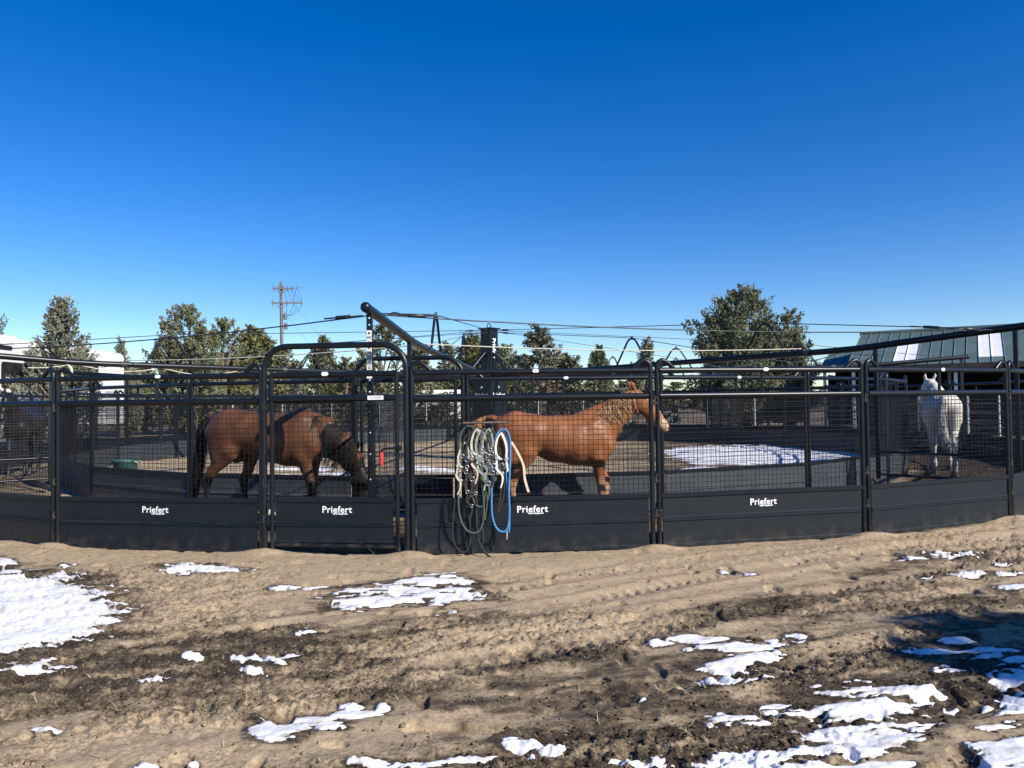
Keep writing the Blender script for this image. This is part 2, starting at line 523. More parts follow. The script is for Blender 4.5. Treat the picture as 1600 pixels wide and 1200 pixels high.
n5 = n.new('ShaderNodeTexNoise'); n5.inputs['Scale'].default_value = 34; n5.inputs['Detail'].default_value = 7; n5.inputs['Roughness'].default_value = 0.75
l.new(tc.outputs['Object'], n5.inputs['Vector'])
r5 = ramp(n, [(0.50, (0, 0, 0)), (0.60, (1, 1, 1))])
l.new(n5.outputs['Fac'], r5.inputs[0])
m5 = n.new('ShaderNodeMath'); m5.operation = 'MULTIPLY'; m5.inputs[1].default_value = 0.75
l.new(at_c.outputs['Fac'], m5.inputs[0])
m6 = n.new('ShaderNodeMath'); m6.operation = 'MULTIPLY'
l.new(r5.outputs[0], m6.inputs[0]); l.new(m5.outputs[0], m6.inputs[1])
x5 = n.new('ShaderNodeMix'); x5.data_type = 'RGBA'
l.new(m6.outputs[0], x5.inputs['Factor']); l.new(cr_.outputs[0], x5.inputs['A']); x5.inputs['B'].default_value = (0.055, 0.042, 0.03, 1)
n6 = n.new('ShaderNodeTexNoise'); n6.inputs['Scale'].default_value = 70; n6.inputs['Detail'].default_value = 4
l.new(tc.outputs['Object'], n6.inputs['Vector'])
r6 = ramp(n, [(0.60, (0, 0, 0)), (0.68, (1, 1, 1))])
l.new(n6.outputs['Fac'], r6.inputs[0])
m7 = n.new('ShaderNodeMath'); m7.operation = 'MULTIPLY'
l.new(r6.outputs[0], m7.inputs[0]); l.new(m5.outputs[0], m7.inputs[1])
x6 = n.new('ShaderNodeMix'); x6.data_type = 'RGBA'
l.new(m7.outputs[0], x6.inputs['Factor']); l.new(x5.outputs['Result'], x6.inputs['A']); x6.inputs['B'].default_value = (0.42, 0.34, 0.23, 1)
mx = n.new('ShaderNodeMix'); mx.data_type = 'RGBA'; mx.blend_type = 'MULTIPLY'; mx.inputs['Factor'].default_value = 1.0
l.new(x6.outputs['Result'], mx.inputs['A']); l.new(r2.outputs[0], mx.inputs['B'])
l.new(mx.outputs['Result'], b.inputs['Base Color'])
b.inputs['Roughness'].default_value = 0.95
b.inputs['Specular IOR Level'].default_value = 0.15
bp = n.new('ShaderNodeBump'); bp.inputs['Strength'].default_value = 0.7; bp.inputs['Distance'].default_value = 0.012
l.new(n2.outputs['Fac'], bp.inputs['Height'])
l.new(bp.outputs[0], b.inputs['Normal'])
DIRT = m

idx = np.arange(NU * NV).reshape(NV, NU)
def quads(sel=None):
    q = np.stack([idx[:-1, :-1], idx[:-1, 1:], idx[1:, 1:], idx[1:, :-1]], -1)
    return q.reshape(-1, 4) if sel is None else q[sel]
me = np_mesh('dirt_yard', np.stack([GX, GY, GZs], -1).reshape(-1, 3), quads(), DIRT)
set_attr(me, 'damp', DAMP.ravel()); set_attr(me, 'crumbs', ROUGH.ravel())
tag(link('dirt_yard', me), kind='structure')

# wide ground sheet out to the horizon
m, n, l, b = nodes_of('far_ground')
tc = n.new('ShaderNodeTexCoord')
nz = n.new('ShaderNodeTexNoise'); nz.inputs['Scale'].default_value = 0.35; nz.inputs['Detail'].default_value = 12; nz.inputs['Roughness'].default_value = 0.7
l.new(tc.outputs['Object'], nz.inputs['Vector'])
rp = ramp(n, [(0.30, (0.10, 0.08, 0.06)), (0.52, (0.22, 0.17, 0.12)), (0.60, (0.30, 0.24, 0.17)), (0.66, (0.55, 0.54, 0.54))])
l.new(nz.outputs['Fac'], rp.inputs[0]); l.new(rp.outputs[0], b.inputs['Base Color'])
b.inputs['Roughness'].default_value = 0.95
bp = n.new('ShaderNodeBump'); bp.inputs['Distance'].default_value = 0.2
l.new(nz.outputs['Fac'], bp.inputs['Height']); l.new(bp.outputs[0], b.inputs['Normal'])
FARG = m
mb = MB()
mb.add([(-1500, -200, -0.13), (1500, -200, -0.13), (1500, 2200, -0.13), (-1500, 2200, -0.13)], [(0, 1, 2, 3)])
tag(mb.build('ground', FARG), kind='structure')

# ring floor: track and infield
na, nr = 420, 150
aa = np.linspace(0, 2 * math.pi, na, endpoint=False)
rr = np.linspace(0.02, 12.25, nr)
A_, R_ = np.meshgrid(aa, rr)
DX, DY = CX + R_ * np.sin(A_), CY - R_ * np.cos(A_)
DZ = 0.06 * (fbm(DX * 0.9, DY * 0.9, 5, 3) - 0.5) + 0.04 * (fbm(DX * 4, DY * 4, 6, 3) - 0.5)
track = sstep(9.6, 9.9, R_)
DZ += track * 0.03 * (fbm(DX * 9, DY * 9, 7, 2) - 0.5) + 0.01
near_a = (np.cos(A_) > math.cos(R(52)))
DZ = np.where(R_ > 11.95, DZ * 0 - 0.004, DZ)
DZ = np.where(near_a, DZ - 0.25 * sstep(11.62, 11.80, R_), DZ)
pxd, pyd = to_px(DX, DY, np.zeros_like(DX))
INF = [(1190, 712, 150, 16), (1320, 718, 60, 18), (1100, 706, 70, 7), (1260, 735, 90, 10), (1400, 730, 80, 18), (1130, 722, 60, 5), 
       (470, 733, 70, 2.4), (540, 742, 40, 2.4), (430, 746, 50, 2.4), (650, 733, 50, 1.6), (690, 738, 34, 1.6), (1090, 735, 40, 3)]
w1 = (fbm(DX * 1.3, DY * 1.8, 301, 4) - 0.5); w2 = fbm(DX * 4, DY * 6, 305, 4) - 0.5
im = np.full(DX.shape, -9.0)
for cx, cy, rx, ry in INF:
    im = np.maximum(im, 1 - np.sqrt(((pxd - cx) / rx) ** 2 + ((pyd - cy) / ry) ** 2))
im = im + 0.4 * w1 + 0.9 * w2 - 0.02
im = np.where(R_ > 9.5, -9, im)
dampd = np.clip(0.10 + 0.9 * (fbm(DX * 0.6, DY * 0.9, 311, 4) - 0.5) + 0.35 * sstep(-1, 4, DX) + 0.55 * track + 0.5 * sstep(-0.6, 0.2, im), 0, 1)
dampd = np.clip(dampd - 0.45 * sstep(0, -5, DX) * (1 - track * 0.6), 0, 1)
di = np.arange(na * nr).reshape(nr, na)
dq = np.stack([di[:-1, :], np.roll(di[:-1, :], -1, 1), np.roll(di[1:, :], -1, 1), di[1:, :]], -1)
me = np_mesh('ring_floor', np.stack([DX, DY, DZ], -1).reshape(-1, 3), dq.reshape(-1, 4)[:, ::-1], DIRT)
set_attr(me, 'damp', dampd.ravel())
tag(link('ring_floor', me), kind='structure')

# snow
m, n, l, b = nodes_of('snow')
tc = n.new('ShaderNodeTexCoord')
nz = n.new('ShaderNodeTexNoise'); nz.inputs['Scale'].default_value = 7; nz.inputs['Detail'].default_value = 10
l.new(tc.outputs['Object'], nz.inputs['Vector'])
rp = ramp(n, [(0.3, (0.66, 0.67, 0.70)), (0.55, (0.76, 0.76, 0.77)), (0.72, (0.55, 0.50, 0.43))])
l.new(nz.outputs['Fac'], rp.inputs[0])
a_t = n.new('ShaderNodeAttribute'); a_t.attribute_name = 'thin'
xs_ = n.new('ShaderNodeMix'); xs_.data_type = 'RGBA'
l.new(a_t.outputs['Fac'], xs_.inputs['Factor']); l.new(rp.outputs[0], xs_.inputs['A']); xs_.inputs['B'].default_value = (0.30, 0.27, 0.23, 1)
l.new(xs_.outputs['Result'], b.inputs['Base Color'])
b.inputs['Roughness'].default_value = 0.65
b.inputs['Subsurface Weight'].default_value = 0.25
b.inputs['Subsurface Radius'].default_value = (0.02, 0.02, 0.025)
b.inputs['Subsurface Scale'].default_value = 0.5
n2 = n.new('ShaderNodeTexNoise'); n2.inputs['Scale'].default_value = 26; n2.inputs['Detail'].default_value = 5
l.new(tc.outputs['Object'], n2.inputs['Vector'])
bp = n.new('ShaderNodeBump'); bp.inputs['Strength'].default_value = 0.5; bp.inputs['Distance'].default_value = 0.015
l.new(n2.outputs['Fac'], bp.inputs['Height']); l.new(bp.outputs[0], b.inputs['Normal'])
SNOWM = m

def snow_obj(m, X, Y, Z, Q, label, thick):
    h = thick * (np.minimum(1, np.clip(m, 0, 1) * 2.6) * 0.8 + 0.3 * np.clip(m, 0, 0.8)) * (0.55 + 0.9 * fbm(X * 7, Y * 9, 400, 4))
    h = np.where(m > 0, h + 0.002, -0.03 + 0 * m)
    h = np.where((m <= 0) & (m > -0.12), -0.03 * np.minimum(1, -m / 0.05), h)
    V = np.stack([X, Y, Z + h], -1).reshape(-1, 3)
    mm = m.ravel()
    keep = (mm[Q] > 0).any(1)
    Q = Q[keep]
    if len(Q) == 0:
        return
    used, inv = np.unique(Q, return_inverse=True)
    sm_ = np_mesh('snow', V[used], inv.reshape(Q.shape), SNOWM)
    fl_ = (fbm(X * 16, Y * 22, 431, 3) - 0.5).ravel()
    set_attr(sm_, 'thin', (0.85 * sstep(0.13, 0.0, mm + 0.25 * fl_))[used])
    o = link('snow', sm_)
    tag(o, label, 'snow', kind='stuff')

for k, (lab, blobs) in SNOW.items():
    mk = np.where(rf < 12.12, -9, masks[k])
    snow_obj(mk, GX, GY, GZ, quads(), lab[0], 0.0105 if k not in ('fence_right', 'panel_strip', 'far_left') else 0.010)
snow_obj(im, DX, DY, DZ, dq.reshape(-1, 4)[:, ::-1], 'sheet of snow inside the ring at right behind the mesh', 0.04)

# clods and pebbles of dirt
mb_v, mb_f = [], []
oc = np.array([(1, 0, 0), (-1, 0, 0), (0, 1, 0), (0, -1, 0), (0, 0, 1), (0, 0, -1)], float)
of = np.array([(0, 2, 4), (2, 1, 4), (1, 3, 4), (3, 0, 4), (2, 0, 5), (1, 2, 5), (3, 1, 5), (0, 3, 5)])
cand = RNG.random((70000, 2))
ci = (cand[:, 0] ** 0.75 * (NV - 1)).astype(int); cj = (cand[:, 1] * (NU - 1)).astype(int)
pk = (RNG.random(len(ci)) < (ROUGH[ci, cj] ** 2 * 0.9 + 0.04)) & (allsnow[ci, cj] < -0.03) & (np.abs(U[ci, cj]) < 0.92) & (rf[ci, cj] > 12.15) & (gpy[ci, cj] < 1260)
ci, cj = ci[pk][:22000], cj[pk][:22000]
Vs, Fs, Dm = [], [], []
for q, (i, j) in enumerate(zip(ci, cj)):
    s = 0.003 + 0.010 * RNG.random() ** 3
    if RNG.random() < 0.02: s *= 1.9
    p = oc * (s * (0.6 + 0.8 * RNG.random((6, 1)))) * np.array([1.2, 1.0, 0.75])
    an = RNG.random() * 6.28
    c_, s_ = math.cos(an), math.sin(an)
    p = np.stack([p[:, 0] * c_ - p[:, 1] * s_, p[:, 0] * s_ + p[:, 1] * c_, p[:, 2]], -1)
    Vs.append(p + np.array([GX[i, j], GY[i, j], GZs[i, j] + s * 0.35]))
    Fs.append(of + 6 * q)
    Dm += [min(1, DAMP[i, j] * 0.8 + 0.15 + 0.3 * RNG.random())] * 6
me = np_mesh('dirt_clods', np.concatenate(Vs), np.concatenate(Fs), DIRT)
set_attr(me, 'damp', np.array(Dm))
tag(link('dirt_clods', me), 'small clods of dry mud strewn over the churned yard', 'dirt', kind='stuff')

# dead grass and twigs
STRAW = pmat('dead_grass', (0.28, 0.21, 0.11), (0.5, 0.4, 0.24), 30, 0.9)
mb = MB()
for q in range(1100):
    i, j = int(RNG.random() ** 0.8 * (NV - 1)), int(RNG.random() * (NU - 1))
    if allsnow[i, j] > -0.05 or rf[i, j] < 12.1 or abs(U[i, j]) > 0.92 or (ROUGH[i, j] < 0.5 and RNG.random() < 0.75):
        continue
    p = Vector((GX[i, j], GY[i, j], GZs[i, j] + 0.002))
    for _ in range(random.randint(1, 4)):
        an = random.uniform(0, 6.28); L_ = random.uniform(0.02, 0.09)
        d_ = Vector((math.cos(an), math.sin(an), random.uniform(0.05, 0.7)))
        mb.ribbon([p, p + d_ * L_ * 0.5, p + d_ * L_ + Vector((0, 0, -0.3 * L_))], 0.0045, Vector((-d_.y, d_.x, 0)), lambda s: 1 - 0.7 * s)
tag(mb.build('dead_grass', STRAW), 'wisps of dead straw coloured grass scattered on the mud', 'grass', kind='stuff')

# ------------------------------------------------------------------ horse walker fence
L0 = 2.5
def hoop(x, s):
    return [(x, 0, -0.03), (x, 0, 1.0), (x, 0, 1.80), (x, 0, 1.86), (x + s * 0.02, 0, 1.895), (x + s * 0.06, 0, 1.915), (x + s * 0.10, 0, 1.905), (x + s * 0.15, 0, 1.865), (x + s * 0.19, 0, 1.828)]

def wire_grid(x0, x1, z0, z1, step, r, mat, name, zs=None):
    w = MB()
    k = int((x1 - x0) / step)
    for i in range(k + 1):
        x = x0 + (x1 - x0) * i / k
        w.tube([(x, 0, z0), (x, 0, z1)], r, 4, cap=False)
    k = int((z1 - z0) / step)
    for i in range(k + 1):
        z = z0 + (z1 - z0) * i / k
        w.tube([(x0, r * 1.9, z), (x1, r * 1.9, z)], r, 4, cap=False)
    return w.mesh(name, mat)

def board_upper(x0, x1):
    return MB().extrude([(-0.006, 0.492), (-0.006, 0.298), (-0.014, 0.290), (-0.014, 0.276), (0.004, 0.276), (0.004, 0.492)], x0, x1).mesh('kick_board', SHEET)
def board_lower(x0, x1, z0=-0.02):
    return MB().extrude([(-0.008, 0.272), (-0.020, 0.262), (-0.020, 0.250), (-0.008, 0.242), (-0.008, z0 + 0.04), (-0.018, z0 + 0.03), (-0.018, z0), (0.004, z0), (0.004, 0.272)], x0, x1).mesh('kick_board', SHEET)

def lettering(parent, mats, x, z, y):
    o = link('brand_lettering', mats[0], parent); o.location = (x, y, z)
    o2 = link('brand_tagline', mats[1], parent); o2.location = (x + 0.035, y, z - 0.040)

LET = (text_mesh('Priefert', 0.094, WHITEP, 0.001, 0.0018, 0.0, 1.0, 1.08), text_mesh('Ranch Equipment', 0.022, WHITEP, 0.001, 0.0009, 0, 1.0))

PM = {
 'post_l': MB().tube(hoop(0.035, 1), 0.025, 8).mesh('post', STEEL),
 'post_r': MB().tube(hoop(L0 - 0.035, -1), 0.025, 8).mesh('post', STEEL),
 'top': MB().tube([(0.06, 0, 1.81), (L0 - 0.06, 0, 1.81)], 0.029, 10).mesh('top_rail', STEEL),
 'mid': MB().tube([(0.06, 0, 1.545), (L0 - 0.06, 0, 1.545)], 0.031, 10).mesh('middle_rail', STEEL),
 'up': MB().tube([(L0 / 2, 0, 1.57), (L0 / 2, 0, 1.785)], 0.017, 8).mesh('upright', STEEL),
 'cap': MB().box((L0 / 2, 0, 0.515), (L0 - 0.12, 0.044, 0.042), bev=0.01).mesh('bottom_rail', STEEL),
 'bu': board_upper(0.075, L0 - 0.075), 'bl': board_lower(0.075, L0 - 0.075),
 'wire': wire_grid(0.075, L0 - 0.075, 0.535, 1.515, 0.05, 0.0026, WIRE, 'wire_mesh'),
 'tag': MB().box((L0 / 2 + 0.03, -0.032, 1.815), (0.062, 0.006, 0.036), bev=0.011).mesh('tag_plate', WHITEP),
 'clamp': MB().tube([(0, -0.02, -0.055), (0, -0.02, 0.055)], 0.011, 6).box((0, -0.005, 0.03), (0.07, 0.03, 0.02)).box((0, -0.005, -0.03), (0.07, 0.03, 0.02)).mesh('pin_clamp', STEEL),
}
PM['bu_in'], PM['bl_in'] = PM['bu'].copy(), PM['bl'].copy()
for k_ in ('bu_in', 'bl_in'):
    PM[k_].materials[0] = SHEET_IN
ORD = ['zeroth', 'first', 'second', 'third', 'fourth', 'fifth', 'sixth', 'seventh', 'eighth', 'ninth', 'tenth', 'eleventh', 'twelfth', 'thirteenth', 'fourteenth', 'fifteenth', 'sixteenth']
def panel(P, Q, label, group, level, logo=False, tagp=False):
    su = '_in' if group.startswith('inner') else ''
    d = Q - P
    p = thing('fence_panel', label, 'fence panel', P, math.atan2(d.y, d.x), group)
    p.scale = (d.length / L0, 1, 1)
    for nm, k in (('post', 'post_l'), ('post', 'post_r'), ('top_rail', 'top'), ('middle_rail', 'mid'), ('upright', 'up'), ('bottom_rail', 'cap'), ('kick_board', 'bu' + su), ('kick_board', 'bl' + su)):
        link(nm, PM[k], p)
    tag(link('wire_mesh', PM['wire'], p), kind='stuff')
    if tagp: link('tag_plate', PM['tag'], p)
    if level > 0:
        for z in (0.34, 0.70, 1.50):
            o = link('pin_clamp', PM['clamp'], p); o.location = (L0, 0, z)
    if logo: lettering(p, LET, L0 / 2 - 0.02, 0.405, -0.0085)
    return p

near_lab = {0: 'black mesh fence panel left of the arched front gate, with white lettering', 2: 'black mesh fence panel behind the hanging halters, right of front gate',
            3: 'black mesh fence panel with white lettering in front of the snowy infield', 4: 'black mesh fence panel without lettering in front of the white horse'}
for i in range(5):
    if i == 1: continue
    panel(OUT[i], OUT[i + 1], near_lab[i], 'outer ring fence panels', 1, logo=(i != 4), tagp=True)
pts = [OUT[5]] + [ring(a, R_OUT) for a in rest_a] + [OUT[0]]
angs = [32.8] + rest_a + [338.8]
for i in range(len(pts) - 1):
    am = (angs[i] + angs[i + 1]) / 2
    if i == 0: lab = 'black mesh fence panel at the right edge, next to the white horse panel'
    elif i == len(pts) - 2: lab = 'black mesh fence panel at the left edge in front of dark horse'
    elif i < 13: lab = 'plain black mesh panel, %s outer ring panel counting right from the front gate' % ORD[i + 4]
    else: lab = 'plain black mesh panel, %s outer ring panel counting left from the front gate' % ORD[len(pts) - 1 - i + 1]
    panel(pts[i], pts[i + 1], lab, 'outer ring fence panels', 1 if i in (0, len(pts) - 2) else 0, tagp=i in (0, 1))
for i in range(N_IN):
    am = (in_a[i] + in_a[i + 1]) / 2
    if i == 0: lab = 'black mesh inner fence panel behind the chestnut horse'
    elif i == 1: lab = 'black mesh inner fence panel before the infield snow'
    elif i == N_IN - 1: lab = 'black mesh inner fence panel behind the grazing bay horse'
    elif i < N_IN // 2: lab = 'plain black mesh panel, %s inner ring panel counting right from the inner gate' % ORD[i + 1]
    else: lab = 'plain black mesh panel, %s inner ring panel counting left from the inner gate' % ORD[N_IN - i]
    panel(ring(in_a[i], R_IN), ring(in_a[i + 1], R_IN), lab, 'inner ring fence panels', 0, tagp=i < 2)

def arch_pts(W, H, r):
    pts = [(0, 0, -0.03), (0, 0, 1.0), (0, 0, H - r)]
    for k in range(1, 8):
        a = math.pi / 2 * k / 8
        pts.append((r - r * math.cos(a), 0, H - r + r * math.sin(a)))
    pts += [(r, 0, H), (W / 2, 0, H)]
    return pts + [(W - x, y, z) for x, y, z in reversed(pts[:-1])]

def gate(P, Q, label, front):
    d = Q - P
    W = d.length
    g = thing('walk_gate', label, 'gate', P, math.atan2(d.y, d.x))
    MB().tube(arch_pts(W - 0.02, 2.10, 0.25), 0.031, 10).build('arch_frame', STEEL, g)
    x0, x1 = 0.085, W - 0.12
    for x in (x0, x1):
        MB().tube([(x, 0, 0.02 if x == x0 else -0.05), (x, 0, 1.82)], 0.023, 8).build('leaf_post', STEEL, g)
    MB().tube([(x0, 0, 1.805), (x1, 0, 1.805)], 0.028, 10).build('top_rail', STEEL, g)
    MB().tube([(x0, 0, 1.56), (x1, 0, 1.56)], 0.032, 10).build('middle_rail', STEEL, g)
    link('wire_mesh', wire_grid(x0 + 0.03, x1 - 0.03, 0.545, 1.53, 0.05, 0.0026, WIRE, 'wire_mesh'), g)['kind'] = 'stuff'
    MB().box(((x0 + x1) / 2, 0, 0.53), (x1 - x0 - 0.05, 0.044, 0.045), bev=0.01).build('bottom_rail', STEEL, g)
    o = link('kick_board', board_upper(x0 + 0.04, x1 - 0.045), g); o.location.z = 0.01
    o = link('kick_board', board_lower(x0 + 0.04, x1 - 0.045, 0.085), g); o.location.z = 0.01
    MB().tube([(x0, 0, 0.07), (x1, 0, 0.055)], 0.022, 8).build('sill_rail', STEEL, g)
    for z in (0.30, 0.44, 0.95, 1.62):
        MB().tube([(0.045, -0.02, z - 0.05), (0.045, -0.02, z + 0.05)], 0.012, 6).box((0.045, -0.01, z), (0.08, 0.022, 0.022)).build('hinge', STEEL, g)
    if front:
        lettering(g, LET, (x0 + x1) / 2 + 0.03, 0.425, -0.0085)
        MB().box(((x0 + x1) / 2 - 0.08, -0.031, 1.81), (0.07, 0.006, 0.04), bev=0.011).build('tag_plate', WHITEP, g)
        s = MB().box((x1 - 0.21, -0.036, 1.56), (0.165, 0.004, 0.042)).build('notice_sticker', WHITEP, g)
        MB().box((x1 - 0.225, -0.039, 1.562), (0.10, 0.001, 0.006)).build('printed_line', GREYP, s)
        MB().box((x1 - 0.165, -0.039, 1.564), (0.012, 0.001, 0.012)).build('printed_mark', BLACKP, s)
        lt = MB().tube([(x1 + 0.05, -0.035, 1.05), (x1 - 0.12, -0.04, 1.045), (x1 - 0.145, -0.042, 1.03), (x1 - 0.15, -0.042, 1.0)], 0.012, 8).box((x1 + 0.02, -0.02, 1.05), (0.06, 0.03, 0.05)).build('latch', STEEL, g)
        MB().tube([(x1 - 0.15, -0.042, 1.01), (x1 - 0.15, -0.042, 0.985), (x1 - 0.15, -0.042, 0.90), (x1 - 0.15, -0.042, 0.875)], [0.016, 0.02, 0.021, 0.015], 10).build('latch_grip', pmat('red_rubber', (0.55, 0.03, 0.03), (0.62, 0.045, 0.04), 20, 0.5), lt)
        MB().tube([(x1 + 0.02, -0.03, 0.30), (x1 + 0.02, -0.03, -0.04)], 0.014, 8).build('drop_rod', STEEL, g)
        MB().box((0.055, -0.012, 0.415), (0.03, 0.012, 0.05)).build('hinge_sticker', WHITEP, g)
    return g
gate(OUT[1], OUT[2], 'arched black steel walk gate with red latch grip in the front fence', True)
gate(ring(IN_GATE[0], R_IN), ring(IN_GATE[1], R_IN), 'arched black steel gate in the inner ring behind the front gate', False)

# ------------------------------------------------------------------ the walker machine
w = thing('horse_walker', 'black steel rotating horse walker with central tower and long cabled arms', 'horse walker', CEN)
def sq(h):
    return [(0, -h), (h, 0), (0, h), (-h, 0)]
tw = MB().prism(sq(0.225), 0, 3.40).build('tower', STEEL, w)
tw.rotation_euler.z = R(6)
MB().prism(sq(0.30), 3.401, 3.43).build('cap_plate', STEEL, tw)
MB().tube([(0.05 * math.cos(a), 0, 3.49 + 0.06 * math.sin(a)) for a in np.linspace(0, 6.283, 13)[:-1]], 0.012, 6, closed=True).build('lifting_eye', STEEL, tw)
MB().prism(sq(0.45), 0.9, 2.08).build('motor_housing', STEEL, w).rotation_euler.z = R(4)
big = text_mesh('Priefert', 0.15, WHITEP, 0.001, 0.004)
vert = text_mesh('Priefert', 0.17, WHITEP, 0.001, 0.004)
for s in (-1, 1):
    o = link('brand_lettering', big, w)
    a = R(4) + s * R(45)
    o.rotation_euler.z = a
    o.location = Vector((math.sin(a), -math.cos(a), 0)) * (0.45 * 0.7071 + 0.004) + Vector((0, 0, 1.68))
    bo = MB().ball((0, 0, 0), (0.035, 0.012, 0.035), 8, 6).build('bolt', ZINC, w)
    bo.rotation_euler.z = a
    bo.location = Vector((math.sin(a), -math.cos(a), 0)) * (0.45 * 0.7071 + 0.006) + Vector((0, 0, 1.88))
o = link('brand_lettering', vert, tw)
a = R(45)
o.rotation_euler = (0, R(90), a)
o.location = Vector((math.sin(a), -math.cos(a), 0)) * (0.225 * 0.7071 + 0.004) + Vector((0, 0, 2.90))

def arm_z(r):
    return 2.16 + 0.13 * min(r, 9.4) / 9.4 + max(0, r - 9.4) / 2.55 * 0.19
apts = [(r, 0, arm_z(r)) for r in (0.2, 3, 6, 9.0, 9.6, 10.6, 11.95)]
ARM = MB().tube(apts, 0.052, 12).ball((11.95, 0, arm_z(11.95)), (0.05, 0.056, 0.056), 10, 6)
ARM = ARM.mesh('arm', STEEL)
COLL = MB()
for r in (3.2, 5.6, 8.7):
    COLL.tube([(r - 0.05, 0, arm_z(r)), (r + 0.05, 0, arm_z(r))], 0.058, 12)
COLL = COLL.mesh('arm_collar', GALV)
def aframe(r):
    z = arm_z(r)
    pts = [(r - 0.42, 0, z + 0.04), (r - 0.12, 0, z + 0.52), (r - 0.07, 0, z + 0.565), (r, 0, z + 0.585), (r + 0.07, 0, z + 0.565), (r + 0.12, 0, z + 0.52), (r + 0.42, 0, z + 0.04)]
    return MB().tube(pts, 0.021, 8).tube([(r - 0.03, 0, z + 0.60), (r + 0.02, 0.02, z + 0.64)], 0.008, 5).tube([(r + 0.03, 0, z + 0.60), (r - 0.02, -0.02, z + 0.64)], 0.008, 5).mesh('truss_frame', STEEL)
AF = [aframe(4.8), aframe(7.9)]
ZA = [arm_z(4.8) + 0.60, arm_z(7.9) + 0.60]
def turnbuckle(mbx, p, q):
    p, q = Vector(p), Vector(q)
    mbx.tube([p.lerp(q, 0.0), p.lerp(q, 0.3), p.lerp(q, 0.32), p.lerp(q, 0.68), p.lerp(q, 0.7), q], [0.009, 0.009, 0.022, 0.022, 0.009, 0.009], 6)
cb = MB().tube([(0.25, 0, 3.36), (7.9, 0, ZA[1]), (11.3, 0, arm_z(11.3) + 0.06)], 0.0085, 5)
turnbuckle(cb, (0.35, 0, 3.355), (0.95, 0, 3.31))
turnbuckle(cb, (10.4, 0, arm_z(11) + 0.19), (11.0, 0, arm_z(11) + 0.11))
cb.tube([(0.25, 0, 3.30), (4.8, 0, ZA[0]), (7.4, 0, arm_z(7.4) + 0.05)], 0.0075, 5)
turnbuckle(cb, (0.4, 0, 3.285), (0.95, 0, 3.22))
CAB = cb.mesh('stay_cable', CABLE)
CAB_FAR = MB().tube([(0.25, 0, 3.36), (7.9, 0, ZA[1]), (11.3, 0, arm_z(11.3) + 0.06)], 0.006, 4).mesh('stay_cable', CABLE)
BR = MB().tube([(0.15, 0, 2.78), (0.75, 0, arm_z(0.75) + 0.03)], 0.028, 8).mesh('brace', STEEL)
ARM_A = [-4.3 + 45 * k for k in range(8)]
armdir = lambda a: Vector((math.sin(R(a)), -math.cos(R(a)), 0))
for a in ARM_A:
    o = link('arm', ARM, w)
    o.rotation_euler.z = R(a - 90)
    link('truss_frame', AF[0], o); link('truss_frame', AF[1], o)
    link('arm_collar', COLL, o); link('stay_cable', CAB if (ARM_A.index(a) in (0, 1, 7)) else CAB_FAR, o); link('brace', BR, o)
# tie cables from arm tip to arm tip
for k in (7, 0):
    p = armdir(ARM_A[k]) * 11.55 + Vector((0, 0, arm_z(11.55) + 0.0))
    q = armdir(ARM_A[(k + 1) % 8]) * 11.55 + Vector((0, 0, arm_z(11.55) + 0.0))
    c = MB().tube([p.lerp(q, t_) - Vector((0, 0, 0.10 * 4 * t_ * (1 - t_))) for t_ in np.linspace(0, 1, 9)], 0.008, 5)
    turnbuckle(c, p.lerp(q, 0.02), p.lerp(q, 0.08)); turnbuckle(c, p.lerp(q, 0.92), p.lerp(q, 0.98))
    c.build('tie_cable', CABLE, w)

# cream ropes strung between the arms
for k, lab in ((0, 'cream rope strung from the near arm to the right arm'), (7, 'cream rope strung from the left arm to the near arm')):
    p = CEN + armdir(ARM_A[k]) * 8.6 + Vector((0, 0, arm_z(8.6) + 0.08))
    q = CEN + armdir(ARM_A[(k + 1) % 8]) * 8.6 + Vector((0, 0, arm_z(8.6) + 0.08))
    mb = MB().tube([p.lerp(q, t_) - Vector((0, 0, 0.06 * 4 * t_ * (1 - t_))) for t_ in np.linspace(0, 1, 9)], 0.009, 5)
    tag(mb.build('rope', ROPEC), lab, 'rope', 'cream ropes on the walker')
    p2 = CEN + armdir(ARM_A[k]) * 5.2 + Vector((0, 0, arm_z(5.2) + 0.3))
    q2 = CEN + armdir(ARM_A[(k + 1) % 8]) * 5.2 + Vector((0, 0, arm_z(5.2) + 0.3))
def rope_on_arm(a, r0, r1, sag, label):
    p = CEN + armdir(a) * r0 + Vector((0, 0, arm_z(r0) - 0.06)); q = CEN + armdir(a) * r1 + Vector((0, 0, arm_z(r1) - 0.06))
    mb = MB().tube([p.lerp(q, t_) - Vector((0, 0, sag * abs(math.sin(t_ * math.pi * 2.5)))) for t_ in np.linspace(0, 1, 26)], 0.009, 5)
    tag(mb.build('rope', ROPEC), label, 'rope', 'cream ropes on the walker')
rope_on_arm(ARM_A[7], 6.6, 10.2, 0.10, 'cream rope drooping under the left walker arm')
rope_on_arm(ARM_A[1], 6.6, 10.0, 0.11, 'cream rope drooping under the right walker arm')
def rope_coil(a, r, label, rad=0.15, mat=ROPEC):
    c = CEN + armdir(a) * r + Vector((0, 0, arm_z(r) - 0.06 - rad))
    mb = MB()
    for k in range(3):
        rr_ = rad * (1 - 0.06 * k)
        mb.tube([c + Vector((rr_ * math.sin(t_) + 0.012 * k, 0.02 * k, (rad * 1.12) * math.cos(t_))) for t_ in np.linspace(0, 6.283, 19)[:-1]], 0.0085, 5, closed=True)
    mb.tube([c + Vector((0, 0.02, rad)), c + Vector((0, 0.02, rad + 0.14))], 0.01, 5)
    tag(mb.build('rope_coil', mat), label, 'rope')
rope_coil(ARM_A[7], 9.65, 'coil of cream rope hanging from the left walker arm', 0.11)

